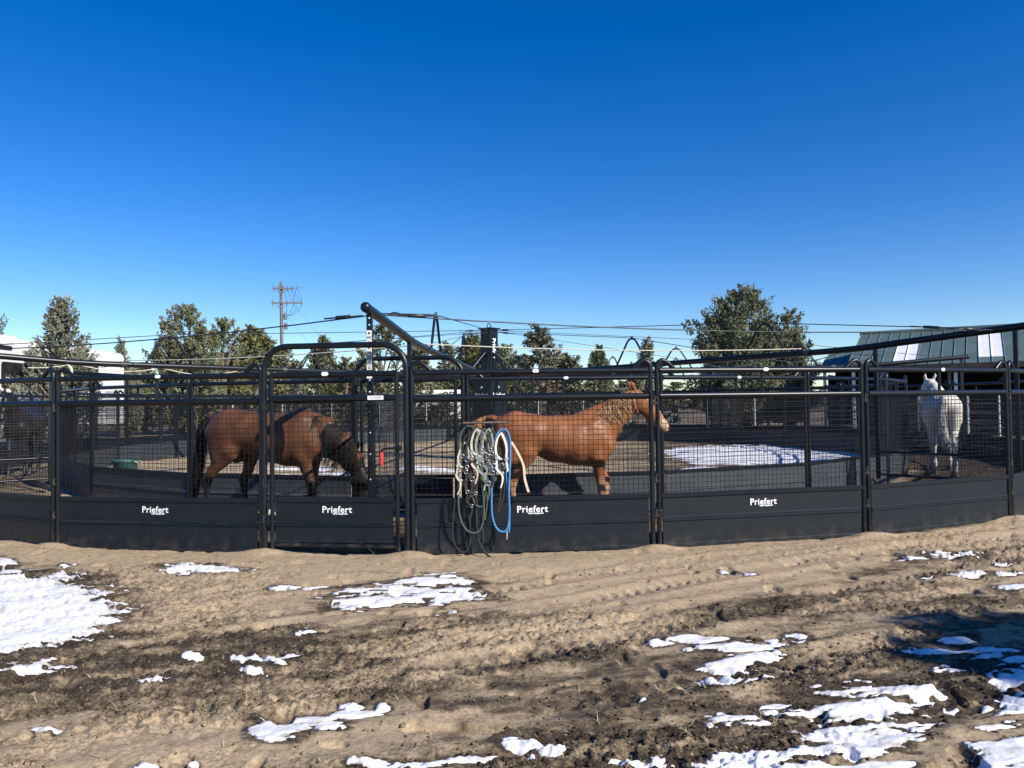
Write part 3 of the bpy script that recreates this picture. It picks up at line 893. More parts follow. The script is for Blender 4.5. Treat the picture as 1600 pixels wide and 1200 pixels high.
# swinging dividers hung from the arms
R0, R1 = 9.86, 11.80
DW = R1 - R0
DM = {
 'po': MB().box((DW, 0, 1.30), (0.055, 0.055, 2.25), bev=0.006).mesh('post', STEEL),
 'pi': MB().box((0, 0, 1.25), (0.055, 0.055, 2.10), bev=0.006).mesh('post', STEEL),
 'wire': wire_grid(0.04, DW - 0.04, 0.28, 1.55, 0.05, 0.0028, GALV, 'wire_mesh'),
}
for k, z in enumerate((0.27, 0.63, 1.56)):
    DM['rail%d' % k] = MB().tube([(0.03, 0, z), (DW - 0.03, 0, z)], 0.02, 8).mesh('rail', STEEL)
BOLT = MB().ball((0, 0, 0), (0.008, 0.013, 0.013), 8, 6).mesh('bolt', ZINC)
for k, a in enumerate(ARM_A):
    lab = {0: 'near hanging divider with white WARNING strip on its post', 1: 'hanging mesh divider behind the white horse', 7: 'hanging mesh divider at left beside the dark horse'}.get(k, 'mesh divider hung under the %s walker arm counting right from the near arm' % ORD[k])
    o = thing('hanging_divider', lab, 'divider', CEN + armdir(a) * R0, R(a - 90), 'dividers hung from the walker arms')
    link('post', DM['po'], o); link('post', DM['pi'], o)
    for q in range(3): link('rail', DM['rail%d' % q], o)
    link('wire_mesh', DM['wire'], o)['kind'] = 'stuff'
    if k == 0:
        pf = DW + 0.0285
        for z in (0.5, 0.72, 0.98, 1.2, 1.42, 1.62, 1.74, 2.31, 2.38):
            bt = link('bolt', BOLT, o); bt.location = (pf + 0.002, 0, z)
        z = 2.255
        st = []
        for h_, chars in ((0.10, '\u25B2W'), (0.055, 'A'), (0.10, 'RN'), (0.10, 'IN'), (0.055, 'G')):
            pl = MB().box((pf + 0.001, 0, z - h_ / 2 + 0.002), (0.003, 0.054, h_ - 0.003)).build('warning_plate', WHITEP if chars != 'IN' else GREYP, o)
            stp = h_ / len(chars)
            for q, ch in enumerate(chars):
                zc = z - stp * (q + 0.5)
                if ch == '\u25B2':
                    s_ = MB().add([(pf + 0.0045, -0.017, zc - 0.014), (pf + 0.0045, 0.017, zc - 0.014), (pf + 0.0045, 0, zc + 0.016)], [(0, 1, 2)]).build('warning_symbol', BLACKP, pl)
                else:
                    s_ = link('letter', text_mesh(ch, 0.045, BLACKP, 0.0005, 0.001), pl)
                    s_.rotation_euler.z = R(90)
                    s_.location = (pf + 0.0035, 0, zc)
            z -= h_
        MB().box((pf + 0.001, 0, z - 0.055), (0.003, 0.054, 0.06)).build('notice_plate', WHITEP, o)

# ------------------------------------------------------------------ horses
def surface_nets(F, org, h):
    nx, ny, nz = F.shape
    S = F < 0
    c = [S[i:nx - 1 + i, j:ny - 1 + j, k:nz - 1 + k] for i in (0, 1) for j in (0, 1) for k in (0, 1)]
    tot = sum(x.astype(np.int8) for x in c)
    act = (tot > 0) & (tot < 8)
    I, J, K = np.nonzero(act)
    acc = np.zeros((len(I), 3)); cnt = np.zeros(len(I))
    corners = [(i, j, k) for i in (0, 1) for j in (0, 1) for k in (0, 1)]
    for a in range(8):
        for b_ in range(a + 1, 8):
            ca, cb_ = corners[a], corners[b_]
            if sum(abs(x - y) for x, y in zip(ca, cb_)) != 1: continue
            fa = F[I + ca[0], J + ca[1], K + ca[2]]; fb = F[I + cb_[0], J + cb_[1], K + cb_[2]]
            x = (fa < 0) != (fb < 0)
            tt = np.where(x, fa / np.where(x, fa - fb, 1), 0)
            p = np.array(ca)[None] + tt[:, None] * (np.array(cb_) - np.array(ca))[None]
            acc += p * x[:, None]; cnt += x
    V = (np.stack([I, J, K], -1) + acc / cnt[:, None]) * h + org
    ind = -np.ones(act.shape, int); ind[I, J, K] = np.arange(len(I))
    Q = []
    for ax in range(3):
        A = S; sl0 = [slice(None)] * 3; sl1 = [slice(None)] * 3
        sl0[ax] = slice(0, -1); sl1[ax] = slice(1, None)
        cr_x = A[tuple(sl0)] != A[tuple(sl1)]
        i, j, k = np.nonzero(cr_x)
        u_, v_ = [(1, 2), (2, 0), (0, 1)][ax]
        P = np.stack([i, j, k], -1)
        ok = (P[:, u_] > 0) & (P[:, v_] > 0) & (P[:, u_] < F.shape[u_] - 1) & (P[:, v_] < F.shape[v_] - 1)
        P = P[ok]
        inside_first = A[tuple(P.T)]
        eu = np.zeros(3, int); eu[u_] = 1; ev = np.zeros(3, int); ev[v_] = 1
        g = lambda X_: ind[X_[:, 0], X_[:, 1], X_[:, 2]]
        q = np.stack([g(P - eu - ev), g(P - ev), g(P), g(P - eu)], -1)
        q = np.where(inside_first[:, None], q, q[:, ::-1])
        Q.append(q)
    return V, np.concatenate(Q)

def smooth_mesh(V, Q, it, lam=0.5):
    E = np.concatenate([Q[:, [0, 1]], Q[:, [1, 2]], Q[:, [2, 3]], Q[:, [3, 0]]])
    for _ in range(it):
        acc = np.zeros_like(V); cnt = np.zeros(len(V))
        for ax in range(3):
            acc[:, ax] = np.bincount(E[:, 0], V[E[:, 1], ax], len(V)) + np.bincount(E[:, 1], V[E[:, 0], ax], len(V))
        cnt = np.bincount(E[:, 0], minlength=len(V)) + np.bincount(E[:, 1], minlength=len(V))
        V = V + lam * (acc / cnt[:, None] - V)
    return V

def sdf_body(segs, h=0.0135):
    P = np.array([s[0] for s in segs] + [s[3] for s in segs], float)
    mx_ = max(max(s[1], s[2], s[4], s[5]) for s in segs)
    lo = P.min(0) - mx_ - 0.06; hi = P.max(0) + mx_ + 0.06
    lo[2] = max(lo[2], -0.02)
    n_ = np.ceil((hi - lo) / h).astype(int) + 1
    F = np.full(n_, 0.25, np.float32)
    ax = [lo[i] + np.arange(n_[i]) * h for i in range(3)]
    for (p0, a0, b0, p1, a1, b1, kk) in segs:
        p0, p1 = np.array(p0, float), np.array(p1, float)
        t_ = p1 - p0; Ln = max(np.linalg.norm(t_), 1e-5); t_ /= Ln
        Yv = np.array([0, 1.0, 0])
        bx_ = Yv - t_ * t_[1]
        if np.linalg.norm(bx_) < 0.2: bx_ = np.array([1.0, 0, 0]) - t_ * t_[0]
        bx_ /= np.linalg.norm(bx_); axv = np.cross(t_, bx_)
        rm = max(a0, a1, b0, b1) + kk + 0.05
        l_, h_ = np.minimum(p0, p1) - rm, np.maximum(p0, p1) + rm
        s_ = tuple(slice(max(0, int((l_[i] - lo[i]) / h)), min(n_[i], int((h_[i] - lo[i]) / h) + 2)) for i in range(3))
        X_, Y_, Z_ = np.meshgrid(ax[0][s_[0]] - p0[0], ax[1][s_[1]] - p0[1], ax[2][s_[2]] - p0[2], indexing='ij')
        lt = X_ * t_[0] + Y_ * t_[1] + Z_ * t_[2]
        uu = X_ * axv[0] + Y_ * axv[1] + Z_ * axv[2]
        vv = X_ * bx_[0] + Y_ * bx_[1] + Z_ * bx_[2]
        sN = np.clip(lt / Ln, 0, 1)
        ww = lt - sN * Ln
        sm = sN
        a_, b_ = a0 + (a1 - a0) * sm, b0 + (b1 - b0) * sm
        c_ = np.minimum(a_, b_) * 0.9
        e = np.sqrt((ww / c_) ** 2 + (uu / a_) ** 2 + (vv / b_) ** 2)
        d_ = ((e - 1) * np.minimum(a_, b_)).astype(np.float32)
        f = F[s_]
        hh = np.clip(kk - np.abs(f - d_), 0, None) / kk
        F[s_] = np.minimum(f, d_) - hh * hh * kk * 0.25
    V, Q = surface_nets(F, lo, h)
    return V, Q

def poly(pts, k=0.05):
    """pts: (x, y, z, in-plane radius, lateral radius)"""
    return [(pts[i][:3], pts[i][3], pts[i][4], pts[i + 1][:3], pts[i + 1][3], pts[i + 1][4], k) for i in range(len(pts) - 1)]

def coat_mat(name, c_lo, c_hi, dark, pale, rough=0.43):
    m, n, l, b = nodes_of(name)
    tc = n.new('ShaderNodeTexCoord')
    nz = n.new('ShaderNodeTexNoise'); nz.inputs['Scale'].default_value = 4; nz.inputs['Detail'].default_value = 6
    l.new(tc.outputs['Object'], nz.inputs['Vector'])
    rp = ramp(n, [(0.35, c_lo), (0.65, c_hi)])
    l.new(nz.outputs['Fac'], rp.inputs[0])
    src = rp.outputs[0]
    for an, c in (('dark_points', dark), ('pale_marks', pale)):
        a_ = n.new('ShaderNodeAttribute'); a_.attribute_name = an
        mx = n.new('ShaderNodeMix'); mx.data_type = 'RGBA'
        l.new(a_.outputs['Fac'], mx.inputs['Factor']); l.new(src, mx.inputs['A'])
        mx.inputs['B'].default_value = (*c, 1)
        src = mx.outputs['Result']
    l.new(src, b.inputs['Base Color'])
    b.inputs['Roughness'].default_value = rough
    b.inputs['Specular IOR Level'].default_value = 0.27
    n2 = n.new('ShaderNodeTexNoise'); n2.inputs['Scale'].default_value = 90; n2.inputs['Detail'].default_value = 3
    mp_ = n.new('ShaderNodeMapping'); mp_.inputs['Scale'].default_value = (0.25, 1, 1)
    l.new(tc.outputs['Object'], mp_.inputs[0]); l.new(mp_.outputs[0], n2.inputs['Vector'])
    bp = n.new('ShaderNodeBump'); bp.inputs['Strength'].default_value = 0.25; bp.inputs['Distance'].default_value = 0.006
    l.new(n2.outputs['Fac'], bp.inputs['Height'])
    n4 = n.new('ShaderNodeTexNoise'); n4.inputs['Scale'].default_value = 7; n4.inputs['Detail'].default_value = 3
    l.new(tc.outputs['Object'], n4.inputs['Vector'])
    bq = n.new('ShaderNodeBump'); bq.inputs['Strength'].default_value = 0.35; bq.inputs['Distance'].default_value = 0.05
    l.new(n4.outputs['Fac'], bq.inputs['Height']); l.new(bp.outputs[0], bq.inputs['Normal'])
    l.new(bq.outputs[0], b.inputs['Normal'])
    return m

HOOF = pmat('hoof_horn', (0.03, 0.025, 0.02), (0.08, 0.06, 0.045), 10, 0.6)
EYE = pmat('eye_dark', (0.006, 0.004, 0.003), (0.012, 0.008, 0.006), 5, 0.08)

def make_horse(label, loc, rz, scale, coat, hair, neck, head, legs, tail, mane_side, dark_f, pale_f, mane_n=150, mane_len=(0.2, 0.34), turn=0.0, ears_back=0.0):
    hs = thing('horse', label, 'horse', loc, rz, None)
    hs.scale = scale if isinstance(scale, tuple) else (scale,) * 3
    segs = []
    segs += poly([(-0.60, 0, 1.17, .185, .17), (-0.48, 0, 1.17, .225, .22), (-0.28, 0, 1.125, .232, .235), (0.0, 0, 1.055, .275, .255), (0.22, 0, 1.035, .300, .255), (0.40, 0, 1.05, .325, .215), (0.53, 0, 1.05, .255, .18)], 0.06)
    # head and neck may be turned sideways about the withers
    def tn(p, k):
        if not turn: return p
        x, y, z = p[0] - 0.5, p[1], p[2]
        a_ = turn * k
        return (0.5 + x * math.cos(a_) - y * math.sin(a_), x * math.sin(a_) + y * math.cos(a_), z) + tuple(p[3:])
    nk = [tn(p, i / (len(neck) - 1)) for i, p in enumerate(neck)]
    hd = [tn(p, 1.0) for p in head]
    segs += poly(nk, 0.07) + poly([nk[-1], hd[0]], 0.04) + poly(hd, 0.03)
    H0, H1, H4 = Vector(hd[0][:3]), Vector(hd[1][:3]), Vector(hd[-1][:3])
    hdir = (H4 - H0).normalized()
    lat = Vector((-math.sin(turn), math.cos(turn), 0))
    if abs(hdir.dot(lat)) > 0.3: lat = (lat - hdir * lat.dot(hdir)).normalized()
    facen = lat.cross(hdir).normalized()
    if facen.z < 0 and facen.dot(H0 - Vector(nk[-1][:3])) < 0: facen = -facen
    if facen.x < 0 and not turn: facen = -facen
    Lh = (H4 - H0).length
    for s in (-1, 1):
        e0 = H0 + lat * (s * 0.05) + facen * 0.015 - hdir * 0.05
        e1 = e0 - hdir * 0.09 + lat * (s * 0.025) + facen * (0.035 - 0.1 * ears_back)
        e2 = e1 - hdir * 0.055 + lat * (s * -0.005) + facen * 0.012
        segs += [(tuple(e0), .032, .026, tuple(e1), .030, .022, .02), (tuple(e1), .030, .020, tuple(e2), .009, .008, .01)]
        # brow and cheek
        br = H0 + hdir * (0.19 * Lh) + facen * 0.045 + lat * (s * 0.055)
        segs += [(tuple(br), .026, .022, tuple(br + hdir * 0.03), .022, .018, .03)]
        ck = H1 + lat * (s * 0.045) - facen * 0.035
        segs += [(tuple(ck), .072, .04, tuple(ck + hdir * 0.03), .062, .034, .04)]
        # nostril rim
        nr_ = H4 - hdir * 0.01 + facen * 0.022 + lat * (s * 0.03)
        segs += [(tuple(nr_), .02, .016, tuple(nr_ + hdir * 0.015), .018, .014, .02)]
    hoofs = []
    for (nm, s) in (('fr', -1), ('fl', 1)):
        kn, ft, hf = legs[nm]
        y = s * 0.115
        segs += poly([(0.38, s * 0.125, 1.19, .165, .085), (0.58, s * 0.12, 0.965, .10, .08)], .04)
        segs += poly([(0.36, s * 0.15, 1.02, .115, .085), (0.43, s * 0.145, 0.86, .09, .07)], .03)
        segs += poly([(0.57, s * 0.12, 0.95, .09, .07), (0.45, s * 0.135, 0.82, .095, .07)], .04)
        segs += poly([(0.465, s * 0.13, 0.80, .082, .064), (kn[0] - 0.01, y, kn[1] + 0.12, .050, .044), (kn[0], y, kn[1], .045, .042)], .03)
        segs += poly([(kn[0], y, kn[1], .045, .042), (kn[0] - 0.002, y, kn[1] - 0.07, .032, .029), (ft[0], y, ft[1] + 0.05, .029, .026), (ft[0], y, ft[1], .039, .034)], .015)
        segs += poly([(ft[0], y, ft[1], .042, .037), (hf[0], y, hf[1] + 0.07, .038, .037)], .02)
        hoofs.append((hf[0], y, hf[1]))
    for (nm, s) in (('hr', -1), ('hl', 1)):
        hk, ft, hf = legs[nm]
        y = s * 0.12
        sx = -0.34 + 0.35 * (hk[0] + 0.54)
        segs += poly([(-0.45, s * 0.13, 1.14, .19, .115), (sx, s * 0.16, 0.92, .125, .082)], .05)
        segs += poly([(-0.36, s * 0.15, 1.285, .05, .045), (-0.42, s * 0.15, 1.22, .06, .05)], .05)
        segs += poly([(-0.595, s * 0.115, 1.14, .13, .105), (-0.50 + 0.3 * (hk[0] + 0.54), s * 0.125, 0.82, .11, .075)], .06)
        segs += poly([(sx - 0.01, s * 0.15, 0.89, .108, .074), (hk[0] + 0.06, y, hk[1] + 0.13, .058, .046), (hk[0], y, hk[1], .056, .043)], .035)
        segs += poly([(hk[0] - 0.035, y, hk[1] + 0.05, .026, .022), (hk[0] - 0.012, y, hk[1] - 0.02, .044, .038)], .03)
        segs += poly([(hk[0], y, hk[1], .052, .042), (hk[0], y, hk[1] - 0.09, .036, .031), (ft[0], y, ft[1] + 0.05, .031, .027), (ft[0], y, ft[1], .040, .035)], .015)
        segs += poly([(ft[0], y, ft[1], .044, .038), (hf[0], y, hf[1] + 0.07, .038, .037)], .02)
        hoofs.append((hf[0], y, hf[1]))
    segs += poly([(-0.66, 0, 1.29, .05, .05), (tail[0][0], tail[0][1], tail[0][2], .032, .032), (tail[1][0], tail[1][1], tail[1][2], .022, .022)], .03)
    V, Q = sdf_body(segs)
    V = smooth_mesh(V, Q, 3, 0.5)
    me = np_mesh('body', V, Q, coat)
    ca = (H0, hdir, facen, lat, Lh)
    set_attr(me, 'dark_points', dark_f(V, ca)); set_attr(me, 'pale_marks', pale_f(V, ca))
    link('body', me, hs)
    HM = MB()
    k = 12
    ring0 = [(0.056 * math.cos(2 * math.pi * i / k) * 1.1 + 0.012, 0.056 * math.sin(2 * math.pi * i / k)) for i in range(k)]
    ring1 = [(0.042 * math.cos(2 * math.pi * i / k) - 0.004, 0.042 * math.sin(2 * math.pi * i / k)) for i in range(k)]
    HM.add([(x, y, 0) for x, y in ring0] + [(x, y, 0.075) for x, y in ring1], [(i, (i + 1) % k, (i + 1) % k + k, i + k) for i in range(k)], True)
    HM.add([(x, y, 0.075) for x, y in ring1], [tuple(range(k))])
    hm = HM.mesh('hoof', HOOF)
    for p in hoofs:
        o = link('hoof', hm, hs); o.location = p
    em = MB().ball((0, 0, 0), 0.019, 10, 8).mesh('eye', EYE)
    nm_ = MB().ball((0, 0, 0), (0.012, 0.006, 0.014), 8, 6).mesh('nostril', EYE)
    for s in (-1, 1):
        o = link('eye', em, hs)
        o.location = H0 + hdir * (0.24 * Lh) + facen * 0.036 + lat * (s * 0.070)
        o = link('nostril', nm_, hs)
        o.location = H4 + hdir * 0.012 + facen * 0.026 + lat * (s * 0.044)
    # mane
    mb = MB()
    crest = []
    cl = nk + [hd[0]]
    for i in range(len(cl) - 1):
        p0, p1 = Vector(cl[i][:3]), Vector(cl[i + 1][:3])
        tg = (p1 - p0).normalized()
        nn = Vector((-tg.z, 0, tg.x))
        for q in np.linspace(0, 1, 8, endpoint=False):
            ra = cl[i][3] + (cl[i + 1][3] - cl[i][3]) * q; rb = cl[i][4] + (cl[i + 1][4] - cl[i][4]) * q
            crest.append((p0.lerp(p1, q), nn, ra, rb, tg))
    crest = crest[5:]
    for q in range(mane_n // 7):
        ci_ = random.random() * (len(crest) - 1)
        s = mane_side if random.random() < 0.9 else -mane_side
        Ls = random.uniform(*mane_len) * (0.75 + 0.5 * math.sin(math.pi * min(1, ci_ / len(crest) + 0.15)))
        lock_b, lock_j = random.uniform(-1.2, 0.8), random.uniform(0.0, 0.03)
        cL = crest[max(0, min(len(crest) - 1, int(ci_)))]
        for _ in range(22):
            c, nn, ra, rb, tg = crest[max(0, min(len(crest) - 1, int(ci_ + random.gauss(0, 1.5))))]
            Lk = Ls * random.uniform(0.82, 1.05)
            ja = random.uniform(-.02, .02)
            pts_ = []
            for w_ in np.linspace(0, 1, 8):
                de = Lk * w_
                kx = min(max((ra - de) / ra, -0.6), 1.0)
                y = s * (rb * math.sqrt(max(0, 1 - kx * kx)) + 0.008 + lock_j * (0.3 + w_) + 0.012 * w_)
                lx = Vector((0, 1, 0)) if not turn else lat
                c_w = c.lerp(cL[0], 0.85 * w_ ** 1.3)
                p = c_w + nn * (ra + 0.008 + 0.03 * math.sin(w_ * 2.2) * lock_j * 20 - de * 0.70) + Vector((0, 0, -de * 0.40)) + lx * y + tg * (ja * (1 - w_) + 0.07 * lock_b * w_ * w_)
                pts_.append(p)
            mb.ribbon(pts_, random.uniform(0.004, 0.008), tg * 0.9 + Vector((0, 0.5 * random.choice((-1, 1)), 0)), lambda x: 1 - 0.85 * x * x)
    # forelock
    for q in range(26):
        b0 = H0 - hdir * 0.05 + lat * random.uniform(-.03, .03) + facen * 0.03
        Ls = random.uniform(0.10, 0.2)
        ln = random.uniform(-.05, .05)
        mb.ribbon([b0, b0 + facen * 0.035 + hdir * 0.03, b0 + facen * 0.045 + hdir * Ls * 0.6 + lat * ln * 0.5, b0 + facen * 0.04 + hdir * Ls + lat * ln], 0.012, lat, lambda x: 1 - 0.8 * x)
    mb.build('mane', hair, hs)
    # tail
    mb = MB()
    tp = [Vector(p) for p in tail]
    def tpos(x):
        f = x * (len(tp) - 1); i = min(int(f), len(tp) - 2)
        p0 = tp[max(i - 1, 0)]; p1 = tp[i]; p2 = tp[i + 1]; p3 = tp[min(i + 2, len(tp) - 1)]
        g = f - i
        return 0.5 * ((2 * p1) + (p2 - p0) * g + (2 * p0 - 5 * p1 + 4 * p2 - p3) * g * g + (3 * p1 - p0 - 3 * p2 + p3) * g ** 3)
    for q in range(320):
        st = random.uniform(0, 0.35)
        en = random.uniform(0.75, 1.0)
        an = random.uniform(0, 6.28); rr_ = random.uniform(0.2, 1.0)
        off = Vector((math.cos(an), math.sin(an), 0)) * rr_
        pts_ = []
        for w_ in np.linspace(0, 1, 9):
            x = st + (en - st) * w_
            spread = 0.02 + 0.062 * math.sin(math.pi * min(1, x * 0.8 + 0.05))
            pts_.append(tpos(x) + off * spread * (0.9 + 0.2 * math.sin(9 * w_ + q)))
        mb.ribbon(pts_, random.uniform(0.005, 0.011), Vector((math.sin(an), -math.cos(an), 0)), lambda x: 1 - 0.75 * x * x)
    mb.build('tail', hair, hs)
    return hs

STAND = {'fr': ((0.50, .42), (0.50, .185), (0.545, 0)), 'fl': ((0.60, .42), (0.60, .185), (0.645, 0)),
         'hr': ((-0.53, .53), (-0.50, .20), (-0.455, 0)), 'hl': ((-0.60, .53), (-0.60, .20), (-0.555, 0))}
WALK = {'fr': ((0.55, .43), (0.545, .19), (0.59, 0)), 'fl': ((0.47, .42), (0.42, .19), (0.455, 0.0)),
        'hr': ((-0.72, .53), (-0.70, .21), (-0.665, 0)), 'hl': ((-0.40, .54), (-0.37, .20), (-0.325, 0))}
NECK_UP = [(.42, 0, 1.15, .25, .15), (.60, 0, 1.28, .20, .115), (.76, 0, 1.42, .155, .09), (.89, 0, 1.54, .118, .075)]
HEAD_UP = [(.945, 0, 1.575, .086, .072), (1.035, 0, 1.475, .124, .078), (1.165, 0, 1.315, .088, .064), (1.255, 0, 1.205, .068, .057), (1.29, 0, 1.162, .056, .052)]
NECK_DN = [(.42, 0, 1.12, .25, .16), (.64, 0, 1.08, .205, .12), (.84, 0, 0.95, .160, .09), (.99, 0, 0.77, .125, .075)]
HEAD_DN = [(1.045, 0, 0.68, .088, .072), (1.085, 0, 0.57, .115, .076), (1.10, 0, 0.39, .082, .062), (1.11, 0, 0.27, .062, .055), (1.112, 0, 0.225, .052, .050)]

def head_coords(V, ca):
    H0, hdir, facen, lat, Lh = ca
    q = V - np.array(H0)
    return q @ np.array(hdir) / Lh, q @ np.array(facen), q @ np.array(lat)
def near_head(V, ca):
    s, f, la = head_coords(V, ca)
    return (np.abs(f) < 0.16) & (np.abs(la) < 0.12)
def nothing(V, ca): return np.zeros(len(V))
def chest_pale(V, ca):
    s, f, la = head_coords(V, ca)
    nh = near_head(V, ca)
    blaze = nh * sstep(0.042, 0.022, np.abs(la)) * sstep(0.005, 0.035, f) * sstep(0.15, 0.25, s) * (s < 1.2)
    muzz = nh * sstep(0.62, 0.86, s) * 0.75
    legs_ = 0.5 * sstep(0.62, 0.42, V[:, 2]) * (V[:, 2] < 0.7)
    return np.clip(np.maximum(np.maximum(blaze, muzz), legs_), 0, 1)
def chest_dark(V, ca):
    return 0.8 * sstep(0.16, 0.10, V[:, 2])
def bay_dark(V, ca):
    s, f, la = head_coords(V, ca)
    lg = sstep(0.66, 0.50, V[:, 2]) * (1 - near_head(V, ca))
    mz = near_head(V, ca) * sstep(-0.35, 0.0, s) * (s < 1.5)
    return np.clip(np.maximum(lg, mz) * 0.96, 0, 1)
def white_dark(V, ca):
    s, f, la = head_coords(V, ca)
    lg = 0.35 * sstep(0.55, 0.3, V[:, 2])
    return np.maximum(lg, 0.8 * near_head(V, ca) * sstep(0.8, 1.0, s))

CHEST = coat_mat('chestnut_coat', (0.190, 0.068, 0.026), (0.275, 0.108, 0.043), (0.06, 0.03, 0.02), (0.52, 0.36, 0.24))
BAY = coat_mat('bay_coat', (0.078, 0.032, 0.015), (0.125, 0.053, 0.025), (0.010, 0.008, 0.007), (0.4, 0.35, 0.3))
WHT = coat_mat('white_coat', (0.50, 0.46, 0.40), (0.62, 0.58, 0.52), (0.30, 0.26, 0.22), (0.7, 0.6, 0.55), 0.55)
BLK = coat_mat('dark_coat', (0.012, 0.010, 0.010), (0.022, 0.017, 0.015), (0.008, 0.007, 0.007), (0.5, 0.5, 0.5), 0.4)
FLAX = pmat('flaxen_hair', (0.20, 0.080, 0.029), (0.52, 0.28, 0.11), 22, 0.5, lo=0.38, hi=0.62)
BLKH = pmat('black_hair', (0.006, 0.005, 0.005), (0.018, 0.014, 0.012), 14, 0.6, spec=0.15)
WHTH = pmat('grey_hair', (0.30, 0.28, 0.26), (0.68, 0.66, 0.62), 14, 0.6)

def on_track(a, r): return ring(a, r, 0.005)
make_horse('chestnut horse with flaxen mane standing behind the halter rack', on_track(6.1, 10.45), R(4.5), (1.045, 1.03, 0.985), CHEST, FLAX, NECK_UP, HEAD_UP, STAND,
           [(-0.74, 0, 1.33), (-0.84, 0, 1.335), (-0.92, 0, 1.24), (-0.95, 0, 1.0), (-0.96, 0.02, 0.7), (-0.95, 0, 0.42)], -1, chest_dark, chest_pale, 300, (0.16, 0.34))
make_horse('bay horse with black mane and tail, head lowered behind front gate', on_track(-13.0, 10.60), R(-11), (1.085, 1.06, 1.04), BAY, BLKH, NECK_DN, HEAD_DN, WALK,
           [(-0.74, 0, 1.31), (-0.80, 0, 1.26), (-0.86, 0, 1.05), (-0.88, 0, 0.8), (-0.92, 0, 0.55), (-0.95, 0, 0.3)], -1, bay_dark, nothing, 230, (0.22, 0.42))
make_horse('white horse seen from behind, walking away at right', on_track(62.5, 10.2), R(90 - 27), (1.15, 1.32, 1.13), WHT, WHTH, NECK_UP, HEAD_UP, WALK,
           [(-0.735, 0, 1.30), (-0.79, 0.01, 1.22), (-0.80, 0.03, 1.0), (-0.79, 0.03, 0.75), (-0.77, -0.02, 0.5), (-0.74, -0.06, 0.36)], -1, white_dark, nothing, 120, (0.16, 0.26), turn=0.28)
make_horse('dark brown horse facing the camera at far left', on_track(-74.0, 10.6), R(-74 - 0), 1.1, BLK, BLKH, NECK_UP, HEAD_UP, WALK,
           [(-0.74, 0, 1.31), (-0.80, 0, 1.26), (-0.84, 0, 1.05), (-0.85, 0, 0.8), (-0.86, 0, 0.55), (-0.86, 0, 0.3)], -1, nothing, nothing, 120, (0.2, 0.34))

# ------------------------------------------------------------------ halters and ropes on the rack
P2 = OUT[2]; Q2 = OUT[3]
pdir = (Q2 - P2).normalized()
pnor = Vector((pdir.y, -pdir.x, 0))           # towards the camera
def on_panel(px, py, off):
    """point in the plane parallel to the fence panel, off metres in front of it, seen at the pixel"""
    r = px_ray(px, py)
    o = Vector((0, 0, CAM_Z))
    base = P2 + pnor * off
    k = (base - o).dot(pnor) / r.dot(pnor)
    return o + r * k
rk = thing('halter_rack', 'steel bar rack with hooks holding halters on the mesh panel', 'rack', on_panel(757, 661, 0.10))
base = rk.location.copy()
loc_ = lambda px, py, off: on_panel(px, py, off) - base
MB().tube([loc_(723, 661, 0.13), loc_(793, 660, 0.13)], 0.011, 8).build('bar', pmat('rusty_bar', (0.10, 0.075, 0.06), (0.2, 0.15, 0.12), 20, 0.6, 0.4), rk)
for px in (739, 778):
    MB().tube([loc_(px, 648, 0.02), loc_(px, 650, 0.05), loc_(px, 655, 0.12), loc_(px, 661, 0.13)], 0.006, 6).build('bracket', STEEL, rk)
for px in (729, 744, 757, 768, 788):
    MB().tube([loc_(px, 661, 0.14), loc_(px, 666, 0.155), loc_(px, 669, 0.17), loc_(px, 666, 0.19)], 0.005, 6).build('hook', STEEL, rk)

def smooth_path(pts, m=4):
    pts = [Vector(p) for p in pts]
    out = []
    for i in range(len(pts) - 1):
        p0, p1, p2, p3 = pts[max(i - 1, 0)], pts[i], pts[i + 1], pts[min(i + 2, len(pts) - 1)]
        for q in range(m):
            g = q / m
            out.append(0.5 * ((2 * p1) + (p2 - p0) * g + (2 * p0 - 5 * p1 + 4 * p2 - p3) * g * g + (3 * p1 - p0 - 3 * p2 + p3) * g ** 3))
    return out + [pts[-1]]
def rope(pxs, off, r, mat, label, snap=None):
    pts_ = [on_panel(x, y, off + (o[0] if o else 0)) for x, y, *o in pxs]
    pp_ = smooth_path(pts_, 10)
    o = MB().tube(pp_, [r * (1 + 0.10 * math.sin(i * 2.1) + 0.05 * random.uniform(-1, 1)) for i in range(len(pp_))], 8).build('lead_rope', mat)
    tag(o, label, 'lead rope', 'lead ropes on the rack')
    if snap:
        p = on_panel(snap[0], snap[1], off)
        MB().tube([p + Vector((0, 0, 0.03)), p, p - Vector((0, 0, 0.05))], [0.006, 0.011, 0.008], 6).build('snap_hook', ZINC, o)
    return o
GREEN = pmat('green_rope', (0.035, 0.055, 0.045), (0.075, 0.10, 0.085), 90, 0.85, bump=0.4, bscale=150)
BLUE = pmat('blue_rope', (0.04, 0.16, 0.36), (0.07, 0.26, 0.52), 90, 0.8, bump=0.4, bscale=150)
BLKR = pmat('black_rope', (0.012, 0.014, 0.014), (0.03, 0.033, 0.03), 90, 0.85)
rope([(729, 667), (722, 674), (717, 695), (716, 730), (716, 775), (718, 805), (727, 826), (740, 833), (751, 826), (756, 805), (755, 775), (751, 740), (748, 700), (746, 680), (740, 668), (729, 666)], 0.17, 0.011, GREEN, 'thick green lead rope in a long loop on the rack', (744, 700))
rope([(788, 670), (778, 676), (772, 695), (769, 730), (768, 775), (769, 805), (775, 824), (785, 831), (793, 825), (796, 800), (795, 765), (797, 720), (797, 690), (793, 675), (787, 670)], 0.17, 0.011, BLUE, 'bright blue lead rope looped at the rack end', (792, 835))
